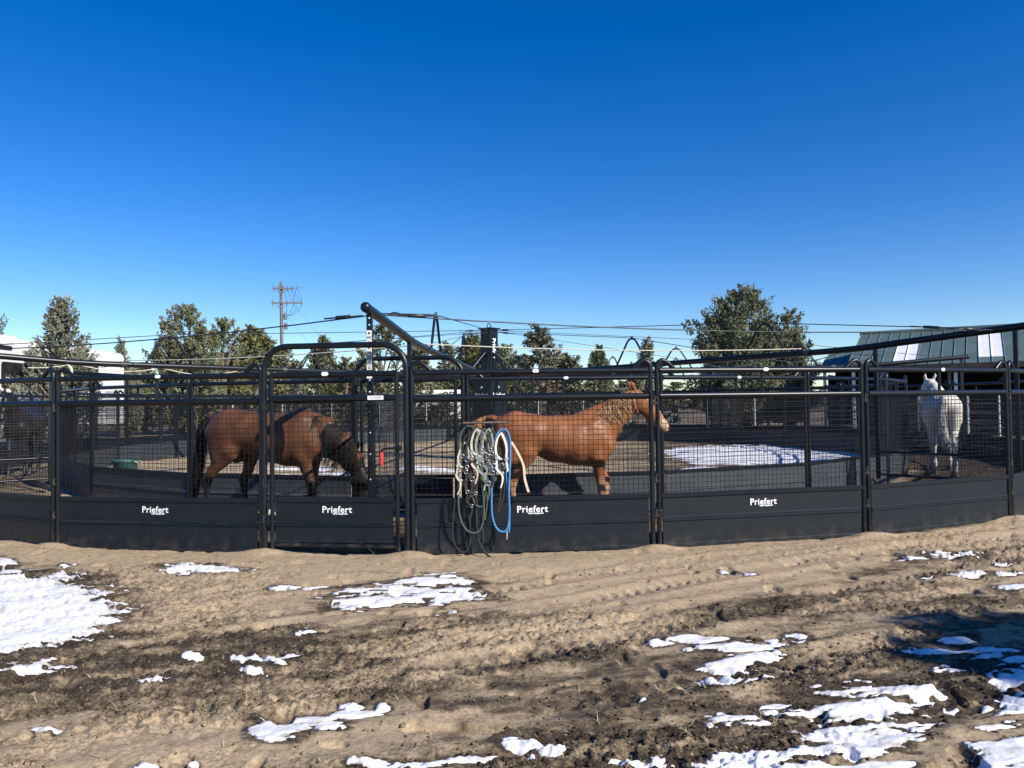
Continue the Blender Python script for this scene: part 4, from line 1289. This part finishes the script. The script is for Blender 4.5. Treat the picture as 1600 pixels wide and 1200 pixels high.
rope([(790, 672), (793, 700), (791, 740), (794, 780), (796, 815), (795, 832)], 0.155, 0.009, BLUE, 'straight hanging tail of blue rope beside the blue loop')
rope([(713, 760), (709, 800), (707, 835), (713, 855), (722, 863), (731, 858), (735, 840), (733, 810), (729, 790)], 0.15, 0.008, BLKR, 'thin dark rope loop hanging lowest near the ground')
rope([(743, 675), (746, 720), (744, 780), (745, 825), (750, 850), (758, 864, 0.05), (772, 875, 0.12)], 0.15, 0.011, BLKR, 'black lead rope whose end trails on the sand')
rope([(781, 700), (784, 740), (781, 780), (777, 800), (783, 790), (788, 760), (784, 715)], 0.145, 0.010, BLKR, 'black rope loop inside the blue rope loop')
rope([(756, 668), (760, 700), (757, 740), (761, 780), (758, 812)], 0.15, 0.007, GREEN, 'thin green cord hanging straight down mid rack')
TEALR = pmat('teal_rope', (0.03, 0.085, 0.08), (0.07, 0.15, 0.14), 90, 0.85)
rope([(747, 668), (739, 682), (735, 720), (736, 760), (741, 785), (750, 792), (757, 784), (759, 750), (757, 710), (754, 680), (747, 667)], 0.165, 0.010, GREEN, 'short dark green rope loop in front of the halters')
rope([(768, 668), (761, 684), (760, 720), (762, 750), (766, 765), (771, 752), (773, 715), (773, 685), (768, 667)], 0.16, 0.009, TEALR, 'teal rope loop left of the blue rope')
rope([(735, 669), (728, 690), (724, 730), (727, 765), (733, 780), (742, 775), (745, 745), (742, 700), (735, 668)], 0.15, 0.009, BLKR, 'short black rope loop behind the green rope')
rope([(752, 668), (750, 720), (753, 770), (750, 800), (755, 840), (752, 858)], 0.14, 0.009, BLKR, 'black rope hanging straight to the foot of the panel')
STRAPC = pmat('tan_strap', (0.60, 0.44, 0.32), (0.72, 0.58, 0.45), 20, 0.8)
mb = MB()
sp_ = smooth_path([on_panel(799, 690, 0.16), on_panel(808, 705, 0.17), on_panel(818, 727, 0.17), on_panel(820, 748, 0.17), on_panel(826, 769, 0.17)])
for p in (0.0, 0.003):
    mb.ribbon([q + pnor * p for q in sp_], 0.024, pdir)
tag(mb.build('strap', STRAPC), 'pale tan strap swinging out right of the blue rope', 'strap')

def halter(cx, cy, s, mat, label, tilt=0.0):
    """rope-and-web halter hanging from its crown strap; cx, cy = hook pixel"""
    top = on_panel(cx, cy, 0.175)
    h = thing('halter', label, 'halter', top, 0, 'halters hanging on the rack')
    def q(x, z, y=0.0):
        return pdir * (x * s) + Vector((0, 0, z * s)) + pnor * y
    st = MB()
    def strap(pts_, wd=0.022, y0=0.0):
        pp = smooth_path([q(x + tilt * z, z, y + y0) for x, z, y in pts_], 3)
        m_ = len(pp)
        for off in (0.0, 0.004):
            st.ribbon([p + pnor * off for p in pp], wd * s, (pdir * 0.9 + Vector((0, 0, 0.35))).normalized())
    strap([(0, 0, 0), (-.035, -.05, .01), (-.055, -.14, .02), (-.045, -.24, .015), (-.05, -.33, .01)])
    strap([(0, 0, -.01), (.03, -.06, 0), (.05, -.15, .01), (.045, -.25, .0), (.06, -.34, -.01)])
    strap([(-.05, -.33, .01), (-.01, -.38, .03), (.05, -.37, .02), (.06, -.34, -.01)])
    strap([(-.05, -.33, .0), (0, -.29, -.02), (.06, -.33, -.02)])
    strap([(-.045, -.22, .015), (0, -.25, .03), (.045, -.24, 0)])
    strap([(0, -.38, .02), (.01, -.44, .02), (-.01, -.52, .015)], 0.018)
    st.build('straps', mat, h)
    for x, z in ((-.047, -.23), (.045, -.25), (.002, -.385)):
        c = q(x + tilt * z, z, 0.022)
        MB().tube([c + pdir * (0.018 * s * math.cos(a_)) + Vector((0, 0, 0.018 * s * math.sin(a_))) for a_ in np.linspace(0, 6.283, 11)[:-1]], 0.004, 5, closed=True).build('buckle_ring', ZINC, h)
    return h
WEB = {
 'olive': pmat('olive_web', (0.05, 0.055, 0.035), (0.11, 0.115, 0.08), 40, 0.85),
 'cream': pmat('cream_web', (0.42, 0.40, 0.32), (0.58, 0.56, 0.46), 40, 0.85),
 'sage': pmat('sage_web', (0.16, 0.20, 0.165), (0.30, 0.35, 0.30), 40, 0.85),
 'black': pmat('black_web', (0.012, 0.012, 0.012), (0.035, 0.033, 0.03), 40, 0.8),
 'brown': pmat('brown_leather', (0.05, 0.03, 0.02), (0.10, 0.06, 0.04), 40, 0.6),
 'white': pmat('white_web', (0.62, 0.60, 0.54), (0.74, 0.72, 0.66), 40, 0.85),
}
halter(733, 676, 1.0, WEB['black'], 'black web halter at the left end of the rack', 0.1)
halter(728, 690, 1.0, WEB['cream'], 'cream halter with wide noseband hanging lowest at left', 0.15)
halter(746, 669, 1.05, WEB['cream'], 'cream rope halter hanging second from left', 0.03)
halter(752, 672, 1.15, WEB['sage'], 'sage green halter in the middle of the rack', -0.05)
halter(757, 669, 0.85, WEB['brown'], 'brown leather halter squeezed in mid rack', -0.08)
halter(764, 669, 1.0, WEB['sage'], 'pale green halter just left of the blue rope', 0.08)
halter(783, 676, 1.05, WEB['white'], 'white halter with big rings inside the blue rope loop', 0.0)
halter(741, 672, 1.25, WEB['black'], 'large black web halter behind the cream ones', 0.06)
halter(760, 676, 1.3, WEB['olive'], 'long olive halter hanging behind the sage green one', -0.02)
halter(770, 672, 1.1, WEB['black'], 'black web halter between the pale green halter and blue rope', 0.02)
halter(737, 735, 0.9, WEB['black'], 'black halter dangling below the cream halter', 0.02)

# ------------------------------------------------------------------ tub in the ring
TEAL = pmat('teal_plastic', (0.02, 0.075, 0.065), (0.035, 0.11, 0.095), 6, 0.4)
tb = thing('muck_tub', 'dark teal plastic tub standing inside the ring at left', 'tub', at(196, 760, 12.9) * 1.0)
tb.location.z = 0.0
mb = MB()
prof = [(0.15, 0.0), (0.195, 0.54), (0.22, 0.56), (0.22, 0.59), (0.19, 0.59), (0.185, 0.54), (0.14, 0.03)]
k = 24
for r_, z in prof: mb.v += [(r_ * math.cos(2 * math.pi * i / k), r_ * math.sin(2 * math.pi * i / k), z) for i in range(k)]
for j in range(len(prof) - 1):
    for i in range(k):
        mb.f.append((j * k + i, j * k + (i + 1) % k, (j + 1) * k + (i + 1) % k, (j + 1) * k + i)); mb.s.append(True)
mb.f.append(tuple(range((len(prof) - 1) * k, len(prof) * k))); mb.s.append(False)
mb.build('shell', TEAL, tb)
for s in (-1, 1):
    MB().tube([(s * 0.20, -0.07, 0.56), (s * 0.26, -0.06, 0.53), (s * 0.27, 0, 0.51), (s * 0.26, 0.06, 0.53), (s * 0.20, 0.07, 0.56)], 0.012, 6).build('handle', ROPEC, tb)

# ------------------------------------------------------------------ trees
def leaf_mat(name, c1, c2, c3):
    m, n, l, b = nodes_of(name)
    tc = n.new('ShaderNodeTexCoord')
    nz = n.new('ShaderNodeTexNoise'); nz.inputs['Scale'].default_value = 1.6; nz.inputs['Detail'].default_value = 5
    l.new(tc.outputs['Object'], nz.inputs['Vector'])
    rp = ramp(n, [(0.32, c1), (0.5, c2), (0.68, c3)])
    l.new(nz.outputs['Fac'], rp.inputs[0]); l.new(rp.outputs[0], b.inputs['Base Color'])
    b.inputs['Roughness'].default_value = 0.75
    b.inputs['Specular IOR Level'].default_value = 0.2
    return m
JUN = [leaf_mat('juniper_leaf', (0.090, 0.106, 0.058), (0.160, 0.170, 0.096), (0.25, 0.245, 0.145)),
       leaf_mat('grey_juniper_leaf', (0.105, 0.115, 0.080), (0.185, 0.188, 0.130), (0.28, 0.27, 0.19)),
       leaf_mat('yellowish_juniper_leaf', (0.095, 0.106, 0.048), (0.17, 0.172, 0.076), (0.25, 0.24, 0.11))]

def crown_mesh(name, h, w, seed, mat, n_tufts, leaf, tops=1, zmin=0.1, squat=0.8):
    g = np.random.default_rng(seed)
    leaders = [(0, 0, 1.0)] + [(g.uniform(-.36, .36) * w, g.uniform(-.3, .3) * w, g.uniform(.62, .92)) for _ in range(tops - 1)]
    Ts = []
    while len(Ts) < n_tufts:
        lx, ly, lh = leaders[int(g.integers(len(leaders)))]
        zz = zmin + (1 - zmin) * g.random() ** 0.85
        prof = (1 - zz ** 1.6) ** squat * min(1, 0.55 + 1.6 * (zz - zmin))
        sc = 0.5 * w * (1.0 if lh == 1.0 else 0.5)
        rad = sc * prof * (0.45 + 0.62 * g.random() ** 0.6)
        an = g.random() * 2 * math.pi
        lob = 0.78 + 0.35 * math.sin(3 * an + seed) * math.sin(7 * zz + seed * 1.7)
        Ts.append((lx + rad * lob * math.cos(an), ly + rad * lob * math.sin(an), zz * h * lh, an, 1 - zz))
    Ts = np.array(Ts)
    per = 64
    n_ = len(Ts) * per
    rep = np.repeat(np.arange(len(Ts)), per)
    tsz = (0.035 * h + 0.10) * (0.55 + 0.7 * g.random(len(Ts)))[rep]
    # each tuft is a spray pointing outwards and up
    out = np.stack([np.cos(Ts[:, 3]) * 0.65, np.sin(Ts[:, 3]) * 0.65, 0.75 + 0.2 * g.random(len(Ts))], -1)[rep]
    along = g.random(n_) * 2 - 0.8
    jit = g.normal(size=(n_, 3)) * 0.34
    c = Ts[rep][:, :3] + (out * along[:, None] + jit * (0.9 - 0.4 * np.clip(along, 0, 1))[:, None]) * tsz[:, None]
    c[:, 2] = np.maximum(c[:, 2], 0.15)
    d1 = out + g.normal(size=(n_, 3)) * 0.55; d1 /= np.linalg.norm(d1, axis=1, keepdims=True)
    d2 = np.cross(d1, g.normal(size=(n_, 3))); d2 /= np.linalg.norm(d2, axis=1, keepdims=True)
    L_ = leaf * (0.6 + 0.9 * g.random(n_))[:, None]; Wd = leaf * 0.38 * (0.6 + 0.8 * g.random(n_))[:, None]
    V = np.stack([c - d1 * L_ * 0.5, c + d2 * Wd - d1 * L_ * 0.05, c + d1 * L_ * 0.6, c - d2 * Wd - d1 * L_ * 0.05], 1).reshape(-1, 3)
    Q = np.arange(n_ * 4).reshape(-1, 4)
    return np_mesh(name, V, Q, mat, False), Ts
def trunk_mesh(h, Ts, seed, zt=0.72):
    g = random.Random(seed)
    mb = MB()
    pts_ = [(0, 0, -0.1), (0.02 * h * g.uniform(-1, 1), 0.02 * h * g.uniform(-1, 1), 0.25 * h), (0.03 * h * g.uniform(-1, 1), 0.02 * h * g.uniform(-1, 1), zt * h)]
    mb.tube(pts_, [0.045 * h, 0.034 * h, 0.008 * h], 8)
    for _ in range(16):
        T = Ts[g.randrange(len(Ts))]
        z0 = max(0.08 * h, T[2] * 0.6)
        k_ = z0 / (zt * h)
        mb.tube([(0, 0, z0), (T[0] * 0.5, T[1] * 0.5, z0 + (T[2] - z0) * 0.4), (T[0], T[1], T[2])], [0.013 * h, 0.008 * h, 0.003 * h], 5)
    return mb.mesh('trunk', BARK)

PROTO = {}
def proto(kind, i):
    """shared crowns of nominal height 6 m, width 3.6 m"""
    key = (kind, i)
    if key not in PROTO:
        if kind == 'cone':
            c, T = crown_mesh('crown', 6, 3.4, 40 + i, JUN[i % 3], 240, 0.13, 1 + i % 2, 0.06, 0.85)
        elif kind == 'bushy':
            c, T = crown_mesh('crown', 6, 4.4, 60 + i, JUN[i % 3], 300, 0.13, 3, 0.05, 0.55)
        else:
            c, T = crown_mesh('crown', 6, 5.4, 80 + i, JUN[i % 3], 130, 0.17, 3, 0.05, 0.5)
        PROTO[key] = (c, trunk_mesh(6, T, 9 + i))
    return PROTO[key]
def tree(px, topy, wpx, d, kind, i, label, group='junipers behind the ring'):
    yh = 628 - 0.0125 * (px - 800)
    h = 1.5 + (yh - topy) * d / F_PX
    w_ = wpx * d / F_PX
    X = (px - 800) / F_PX * d
    t_ = thing('juniper_tree', label, 'tree', (X, d, -0.02), random.uniform(0, 6.28), group)
    nomw = {'cone': 1.85, 'bushy': 2.6, 'low': 3.6}[kind]
    t_.scale = (w_ / nomw, w_ / nomw, h / 6)
    c, tr = proto(kind, i)
    link('crown', c, t_); link('trunk', tr, t_)
    return t_
# the large juniper in front of the barn gets a crown of its own
def big_tree(px, topy, wpx, d, seed, label, mat, tufts, tops, squat=0.5, leaf=0.2, wk=1.5):
    yh = 628 - 0.0125 * (px - 800)
    h = 1.5 + (yh - topy) * d / F_PX
    w_ = wpx * d / F_PX
    t_ = thing('juniper_tree', label, 'tree', ((px - 800) / F_PX * d, d, -0.02), 0, 'junipers behind the ring')
    c, T = crown_mesh('crown', h, w_ * wk, seed, mat, tufts, leaf, tops, 0.05, squat)
    link('crown', c, t_); link('trunk', trunk_mesh(h, T, seed), t_)
    return t_
big_tree(1160, 458, 185, 42, 5, 'largest juniper, broad and dense, left of the barn', JUN[0], 2100, 6, 0.40, 0.115, 1.13)
big_tree(1236, 490, 72, 43, 8, 'smaller juniper joined to the right side of largest juniper', JUN[1], 260, 2, 0.6, 0.125)
big_tree(95, 474, 120, 25.6, 12, 'tall pointed juniper with gappy branches in front of the white trailer', JUN[1], 420, 2, 1.0, 0.09)
big_tree(288, 482, 105, 44, 17, 'dense dark juniper with a blunt crown behind the left arm', JUN[0], 460, 3, 0.5, 0.13)
big_tree(348, 504, 90, 46, 19, 'juniper right of the blunt crowned juniper, slightly lower', JUN[2], 360, 3, 0.55, 0.13)
tree(-8, 498, 52, 40, 'bushy', 1, 'juniper cut by the left edge of frame')
tree(190, 534, 30, 40, 'cone', 1, 'thin small juniper at the right end of white trailer')
tree(222, 575, 60, 44, 'bushy', 0, 'low juniper bush between trailer and blunt crowned juniper')
tree(400, 516, 74, 56, 'cone', 2, 'conical juniper left of the utility pole')
tree(446, 545, 55, 60, 'bushy', 1, 'low juniper at the foot of the utility pole')
tree(505, 530, 44, 62, 'cone', 0, 'slim juniper seen through the top of the gate arch')
tree(540, 560, 70, 52, 'bushy', 2, 'low yellowish juniper behind the gate arch')
tree(596, 512, 86, 46, 'bushy', 0, 'juniper behind the raised arm tip')
tree(655, 560, 60, 58, 'bushy', 1, 'low juniper under the sloping near arm')
tree(700, 540, 52, 66, 'cone', 1, 'small juniper left of the tower')
tree(737, 530, 62, 60, 'cone', 2, 'yellowish juniper touching the left side of the tower')
tree(792, 540, 54, 64, 'bushy', 2, 'yellowish juniper touching the right side of the tower')
tree(845, 514, 76, 50, 'cone', 1, 'grey open juniper right of the tower')
tree(884, 556, 40, 60, 'cone', 0, 'little juniper right of the grey open juniper')
tree(937, 543, 34, 74, 'cone', 0, 'small lone conical juniper against the sky')
tree(1012, 532, 36, 68, 'cone', 1, 'small conical juniper right of the lone one')
tree(975, 596, 70, 90, 'bushy', 1, 'low juniper behind the head of the chestnut horse')
tree(1055, 598, 60, 95, 'bushy', 0, 'low juniper just left of the largest juniper')
tree(692, 616, 46, 46, 'bushy', 0, 'dark juniper bush covering the right end of the horse trailer')
for q in range(26):
    px = -120 + q * 42 + random.uniform(-18, 18)
    if px > 900 and q % 2: continue
    tree(px, random.uniform(578, 602) if px < 880 else random.uniform(600, 612), random.uniform(50, 95), random.uniform(62, 110), random.choice(('bushy', 'low')), random.randrange(3), 'distant low juniper in the tree line behind the ring', 'distant tree line')
for q in range(16):
    px = 1020 + q * 48 + random.uniform(-18, 18)
    tree(px, random.uniform(596, 610), random.uniform(50, 90), random.uniform(85, 130), 'low', random.randrange(3), 'distant low juniper beyond the barn side of the ring', 'distant tree line')
# junipers beside the photographer; the crown of one throws the shadow at lower right
tsh = thing('juniper_tree', 'juniper behind the photographer that shades the yard', 'tree', (10.0, -1.6, 0))
c, T = crown_mesh('crown', 6.1, 4.8, 91, JUN[0], 900, 0.13, 3, 0.12, 0.45)
link('crown', c, tsh); link('trunk', trunk_mesh(6.1, T, 91), tsh)

# sagebrush
SAGE = leaf_mat('sagebrush_leaf', (0.09, 0.095, 0.07), (0.15, 0.15, 0.11), (0.2, 0.19, 0.14))
sc, sT = crown_mesh('sagebrush', 0.8, 1.3, 150, SAGE, 26, 0.10, 2, 0.1, 0.4)
for q in range(30):
    a_ = random.uniform(100, 260); r_ = random.uniform(14.5, 40)
    p = ring(a_, r_)
    o = link('sagebrush', sc); o.location = p; o.rotation_euler.z = random.uniform(0, 6.28); o.scale = (random.uniform(.6, 1.3),) * 3
    tag(o, 'grey sagebrush growing outside the far side of the ring', 'shrub', 'sagebrush beyond the ring')

# ------------------------------------------------------------------ utility pole
D_P = 62
pb = at(440, 650, D_P)
up = thing('utility_pole', 'wooden utility pole with two crossarms rising above the junipers', 'utility pole', (pb.x, D_P, 0), R(8))
PH = 1.5 + (632.5 - 440) * D_P / F_PX
MB().tube([(0, 0, 0), (0.05, 0, PH * 0.5), (0.0, 0, PH)], [0.17, 0.15, 0.11], 10).build('pole', POLEW, up)
INS = pmat('insulator', (0.10, 0.11, 0.12), (0.2, 0.21, 0.22), 10, 0.3)
for z, x0, x1 in ((PH - 0.55, -0.65, 1.0), (PH - 1.75, -0.75, 1.75)):
    ca_ = MB().box(((x0 + x1) / 2, -0.16, z), (x1 - x0, 0.11, 0.12)).build('crossarm', POLEW, up)
    for k_ in range(5):
        x = x0 + 0.1 + (x1 - x0 - 0.2) * k_ / 4
        MB().tube([(x, -0.16, z + 0.06), (x, -0.16, z + 0.14), (x, -0.16, z + 0.26)], [0.02, 0.05, 0.035], 6).tube([(x, -0.16, z - 0.06), (x, -0.16, z - 0.3)], [0.03, 0.045], 6).build('insulator', INS, ca_)
    for s in (-1, 1):
        MB().tube([(0, -0.14, z - 0.55), (s * 0.5, -0.16, z - 0.05)], 0.025, 5).build('arm_brace', POLEW, ca_)
for k_, (x, z) in enumerate(((0.36, PH - 2.9), (0.40, PH - 3.7))):
    MB().tube([(x, -0.1, z - 0.25), (x, -0.1, z + 0.25)], 0.16, 10).tube([(x, -0.1, z + 0.25), (x + 0.03, -0.1, z + 0.42)], 0.03, 5).build('cutout', INS, up)
def sagw(p, q, s, n_=10):
    p, q = Vector(p), Vector(q)
    return [p.lerp(q, t_) - Vector((0, 0, s * 4 * t_ * (1 - t_))) for t_ in np.linspace(0, 1, n_)]
wr = MB()
for x in (0.5, 0.95, 1.35, 1.7):
    wr.tube(sagw((x, -0.16, PH - 2.0), (0.36 + 0.1 * x, -0.2, PH - 2.8), 0.25), 0.014, 4)
    wr.tube(sagw((x * 0.6, -0.16, PH - 0.6), (x, -0.16, PH - 1.6), 0.15), 0.014, 4)
wr.tube(sagw((0.95, -0.16, PH - 0.5), (1.7, -0.16, PH - 0.45), 0.05), 0.014, 4)
wr.tube(sagw((1.2, -0.1, PH - 0.15), (1.75, -0.1, PH - 1.5), 0.0), 0.012, 4)
wr.tube(sagw((1.35, -0.1, PH - 0.3), (0.9, -0.1, PH - 1.6), 0.1), 0.012, 4)
wr.build('wire_drops', CABLE, up)
for s, x in ((-1, -0.5), (1, 0.8)):
    MB().tube(sagw((x, 0, PH - 1.6), (x + s * 2, 160, 8), 2.5), 0.012, 4).build('power_line', CABLE, up)

# ------------------------------------------------------------------ travel trailer at left
XT = -17.2
rv = thing('travel_trailer', 'long white travel trailer parked beyond the left side of the ring', 'trailer', (XT, 21.5, 0), R(3))
LT = 13.0
MB().extrude([(-2.5, 0.7), (0, 0.7), (0, 3.75), (-0.12, 3.95), (-2.38, 3.95), (-2.5, 3.75)], 0, LT)
body = MB()
prof = [(-2.5, 0.75), (0.0, 0.75), (0.0, 3.72), (-0.05, 3.86), (-0.16, 3.95), (-2.34, 3.95), (-2.45, 3.86), (-2.5, 3.72)]
k = len(prof)
vs = [(x, y, z) for y in (0, LT) for x, z in prof]
body.add(vs, [((i + 1) % k, i, i + k, (i + 1) % k + k) for i in range(k)] + [tuple(range(k)), tuple(range(2 * k - 1, k - 1, -1))])
body.build('body', WHITEV, rv)
def side_win(y0, y1, z0, z1, mat=GLASSD, nm='window', t=0.03):
    fr = MB()
    b_ = 0.09
    ringp = [(y0 + b_, z0), (y1 - b_, z0), (y1 - b_ * .3, z0 + b_ * .3), (y1, z0 + b_), (y1, z1 - b_), (y1 - b_ * .3, z1 - b_ * .3), (y1 - b_, z1), (y0 + b_, z1), (y0 + b_ * .3, z1 - b_ * .3), (y0, z1 - b_), (y0, z0 + b_), (y0 + b_ * .3, z0 + b_ * .3)]
    n_ = len(ringp)
    fr.add([(0.003, y, z) for y, z in ringp] + [(t, y, z) for y, z in ringp], [(i, (i + 1) % n_, (i + 1) % n_ + n_, i + n_) for i in range(n_)] + [tuple(range(n_, 2 * n_))])
    return fr.build(nm, mat, rv)
side_win(8.6, 10.6, 2.35, 3.30)
side_win(4.0, 6.4, 2.2, 3.1)
side_win(0.8, 2.9, 2.2, 2.95)
side_win(1.0, 4.6, 3.52, 3.66, RUBBER, 'awning_rail')
side_win(11.0, 12.7, 2.75, 2.95, RUBBER, 'trim_strip')
side_win(11.2, 12.6, 1.0, 2.2, GREYP, 'baggage_door')
side_win(7.2, 8.0, 0.95, 2.9, GREYP, 'entry_door')
side_win(0.2, 12.8, 1.45, 1.6, GREYP, 'stripe', 0.006)
for y in (8.4, 9.5):
    wh = MB().tube([(-0.25, y, 0.36), (0.02, y, 0.36)], 0.36, 16).build('wheel', RUBBER, rv)
    MB().tube([(0.021, y, 0.36), (0.03, y, 0.36)], 0.2, 12).build('rim', ZINC, wh)
for y in (3.0, 6.0):
    MB().box((-1.3, y, 4.05), (0.9, 0.8, 0.22), bev=0.05).build('roof_vent', WHITEV, rv)
MB().tube([(-1.0, 10.5, 3.95), (-1.0, 10.5, 4.3), (-1.0, 11.2, 4.33)], 0.03, 5).build('antenna', ZINC, rv)

# horse trailer far behind the gate
ht = thing('horse_trailer', 'white horse trailer with two dark wheels seen through the gate', 'trailer', ((632 - 800) / F_PX * 52, 52, 0))
MB().extrude([(0, 0.42), (0, 2.25), (0.15, 2.4), (2.0, 2.4), (2.15, 2.25), (2.15, 0.42)], 0, 4.1).build('body', WHITEV, ht)
for x in (0.95, 1.75):
    whl = MB().tube([(x, -0.03, 0.38), (x, 0.2, 0.38)], 0.38, 16).build('wheel', RUBBER, ht)
    MB().tube([(x, -0.035, 0.38), (x, -0.03, 0.38)], 0.19, 12).build('rim', ZINC, whl)
    MB().tube([(x - 0.44, -0.05, 0.45), (x - 0.32, -0.05, 0.8), (x, -0.05, 0.9), (x + 0.32, -0.05, 0.8), (x + 0.44, -0.05, 0.45)], 0.04, 6).build('fender', RUBBER, ht)
for x in (0.5, 1.5, 2.5):
    MB().box((x + 0.3, -0.006, 1.75), (0.6, 0.01, 0.35)).build('window', GLASSD, ht)
MB().tube([(4.1, 1.0, 0.5), (5.2, 1.0, 0.5)], 0.06, 6).build('hitch', STEEL, ht)

# ------------------------------------------------------------------ barn at right
m, n, l, b = nodes_of('green_metal_roof')
tc = n.new('ShaderNodeTexCoord')
nz = n.new('ShaderNodeTexNoise'); nz.inputs['Scale'].default_value = 1.2; nz.inputs['Detail'].default_value = 8
l.new(tc.outputs['Object'], nz.inputs['Vector'])
rp = ramp(n, [(0.35, (0.072, 0.112, 0.100)), (0.7, (0.100, 0.145, 0.128))])
l.new(nz.outputs['Fac'], rp.inputs[0]); l.new(rp.outputs[0], b.inputs['Base Color'])
b.inputs['Roughness'].default_value = 0.5
ROOF = m
SKYL = pmat('white_skylight_panel', (0.70, 0.70, 0.68), (0.78, 0.78, 0.76), 3, 0.4)
WOODD = pmat('dark_barn_boards', (0.035, 0.026, 0.02), (0.075, 0.055, 0.04), 3, 0.85, stretch=(1, 8, 1))
WPOST = pmat('white_post_paint', (0.60, 0.60, 0.58), (0.74, 0.74, 0.72), 6, 0.6)
def barn(origin, rz, length, zb, ze, run, rise, label, skylights, cat='barn', bays=6, depth_back=None):
    """local x along the eave, y away from the camera, roof from eave height ze up to ze + rise over run, then down again"""
    bn = thing('barn', label, cat, origin, rz)
    zr = ze + rise
    step = 0.45
    n_ = int(length / step)
    sl_len = math.hypot(run, rise)
    ang = math.atan2(rise, run)
    for i in range(n_):
        x0, x1 = i * step, (i + 1) * step - 0.0
        def sheet(s0, s1, mat, lift=0.0):
            p = MB()
            def pt(x, s, h_):
                return (x, s * math.cos(ang) - h_ * math.sin(ang), ze + s * math.sin(ang) + h_ * math.cos(ang))
            xs = [x0, x0 + 0.025, x0 + 0.05, x1]
            hs_ = [0.0, 0.045, 0.0, 0.0]
            vs = [pt(x, s, h_ + lift) for s in (s0, s1) for x, h_ in zip(xs, hs_)] + [pt(x, s, -0.02 + lift) for s in (s0, s1) for x in (x0, x1)]
            p.add(vs, [(0, 1, 5, 4), (1, 2, 6, 5), (2, 3, 7, 6), (8, 10, 11, 9), (8, 9, 3, 2, 1, 0), (11, 10, 4, 5, 6, 7)])
            return p.build('roof_sheet', mat, bn)
        sk = [s for s in skylights if s[0] <= i < s[1]]
        if sk:
            _, _, a0, a1 = sk[0]
            sheet(0, a0 * sl_len, ROOF); sheet(a0 * sl_len, a1 * sl_len, SKYL); sheet(a1 * sl_len, sl_len, ROOF)
        else:
            sheet(0, sl_len, ROOF)
    Lx = n_ * step
    MB().add([(0, run, zr), (Lx, run, zr), (Lx, 2 * run, ze), (0, 2 * run, ze), (0, run, zr - 0.03), (Lx, run, zr - 0.03), (Lx, 2 * run, ze - 0.03), (0, 2 * run, ze - 0.03)],
             [(0, 1, 2, 3), (7, 6, 5, 4), (0, 3, 7, 4), (1, 5, 6, 2), (2, 6, 7, 3)]).build('rear_roof', ROOF, bn)
    MB().tube([(-0.05, run, zr + 0.02), (Lx + 0.05, run, zr + 0.02)], 0.10, 6).build('ridge_cap', ROOF, bn)
    MB().box((Lx / 2, 0.02, ze - 0.11), (Lx, 0.05, 0.16)).build('fascia', WOODD, bn)
    for i in range(bays + 1):
        x = 0.25 + (Lx - 0.5) * i / bays
        MB().box((x, 0.35, ze / 2 - 0.05), (0.13, 0.13, ze - 0.12)).build('post', WPOST, bn)
        MB().box((x, run * 0.9, (ze - 0.25) / 2), (0.06, run * 1.0, ze - 0.25)).build('partition', WOODD, bn)
    MB().box((Lx / 2, run * 1.45, ze / 2), (Lx, 0.1, ze)).build('back_wall', WOODD, bn)
    MB().add([(0.12, 0.4, ze - 0.03), (0.12, 2 * run - 0.4, ze - 0.03), (0.12, run, zr - 0.12), (0.2, 0.4, ze - 0.03), (0.2, 2 * run - 0.4, ze - 0.03), (0.2, run, zr - 0.12)], [(0, 2, 1), (3, 4, 5), (0, 1, 4, 3), (1, 2, 5, 4), (2, 0, 3, 5)]).build('gable', ROOF, bn)
    for i in range(bays):
        x0 = 0.35 + (Lx - 0.5) * i / bays; x1 = 0.15 + (Lx - 0.5) * (i + 1) / bays
        for z in (0.45, 0.8, 1.15, 1.5):
            MB().tube([(x0, 0.36, z), (x1, 0.36, z)], 0.025, 6).build('rail', GALV, bn)
    return bn
be = at(1322, 573, 33)
barn(be, R(-32), 24, 0, be.z, 5.2, 1.8, 'long open barn with green metal roof and two white skylights', [(4, 6, 0.10, 0.72), (11, 13, 0.14, 0.80)])
for o in scn.objects:
    if o.name == 'barn': o.location.z = 0
be2 = at(1278, 577, 37)
barn(Vector((be2.x, be2.y, 0)), R(-32), 6, 0, be2.z, 3.6, 1.0, 'lower green roofed shed attached left of the long barn', [], 'shed', 2)

# pipe corrals between ring and barn
def corral(P, Q, label, h=1.55, rails=5):
    P, Q = Vector(P), Vector(Q)
    d = Q - P
    c = thing('corral_fence', label, 'corral fence', P, math.atan2(d.y, d.x))
    n_ = max(1, round(d.length / 2.4))
    for i in range(n_ + 1):
        MB().tube([(d.length * i / n_, 0, 0), (d.length * i / n_, 0, h + 0.08)], 0.038, 8).build('post', WPOST, c)
    for k_ in range(rails):
        z = 0.3 + (h - 0.3) * k_ / (rails - 1)
        MB().tube([(0, 0, z), (d.length, 0, z)], 0.021, 6).build('rail', GALV, c)
corral((9.0, 34.5, 0), (16.0, 29.5, 0), 'grey pipe corral fence seen behind the infield snow')
corral((16.3, 29.2, 0), (25.5, 22.8, 0), 'grey pipe corral fence running behind the white horse')
corral((13.0, 25.8, 0), (20.5, 20.5, 0), 'grey pipe corral fence closest to the ring at right')
corral((-1.0, 44.0, 0), (9.0, 40.5, 0), 'grey pipe corral fence far behind the chestnut horse')
corral((-15.5, 41.5, 0), (-5.0, 43.5, 0), 'grey pipe corral fence in front of the far trailer')
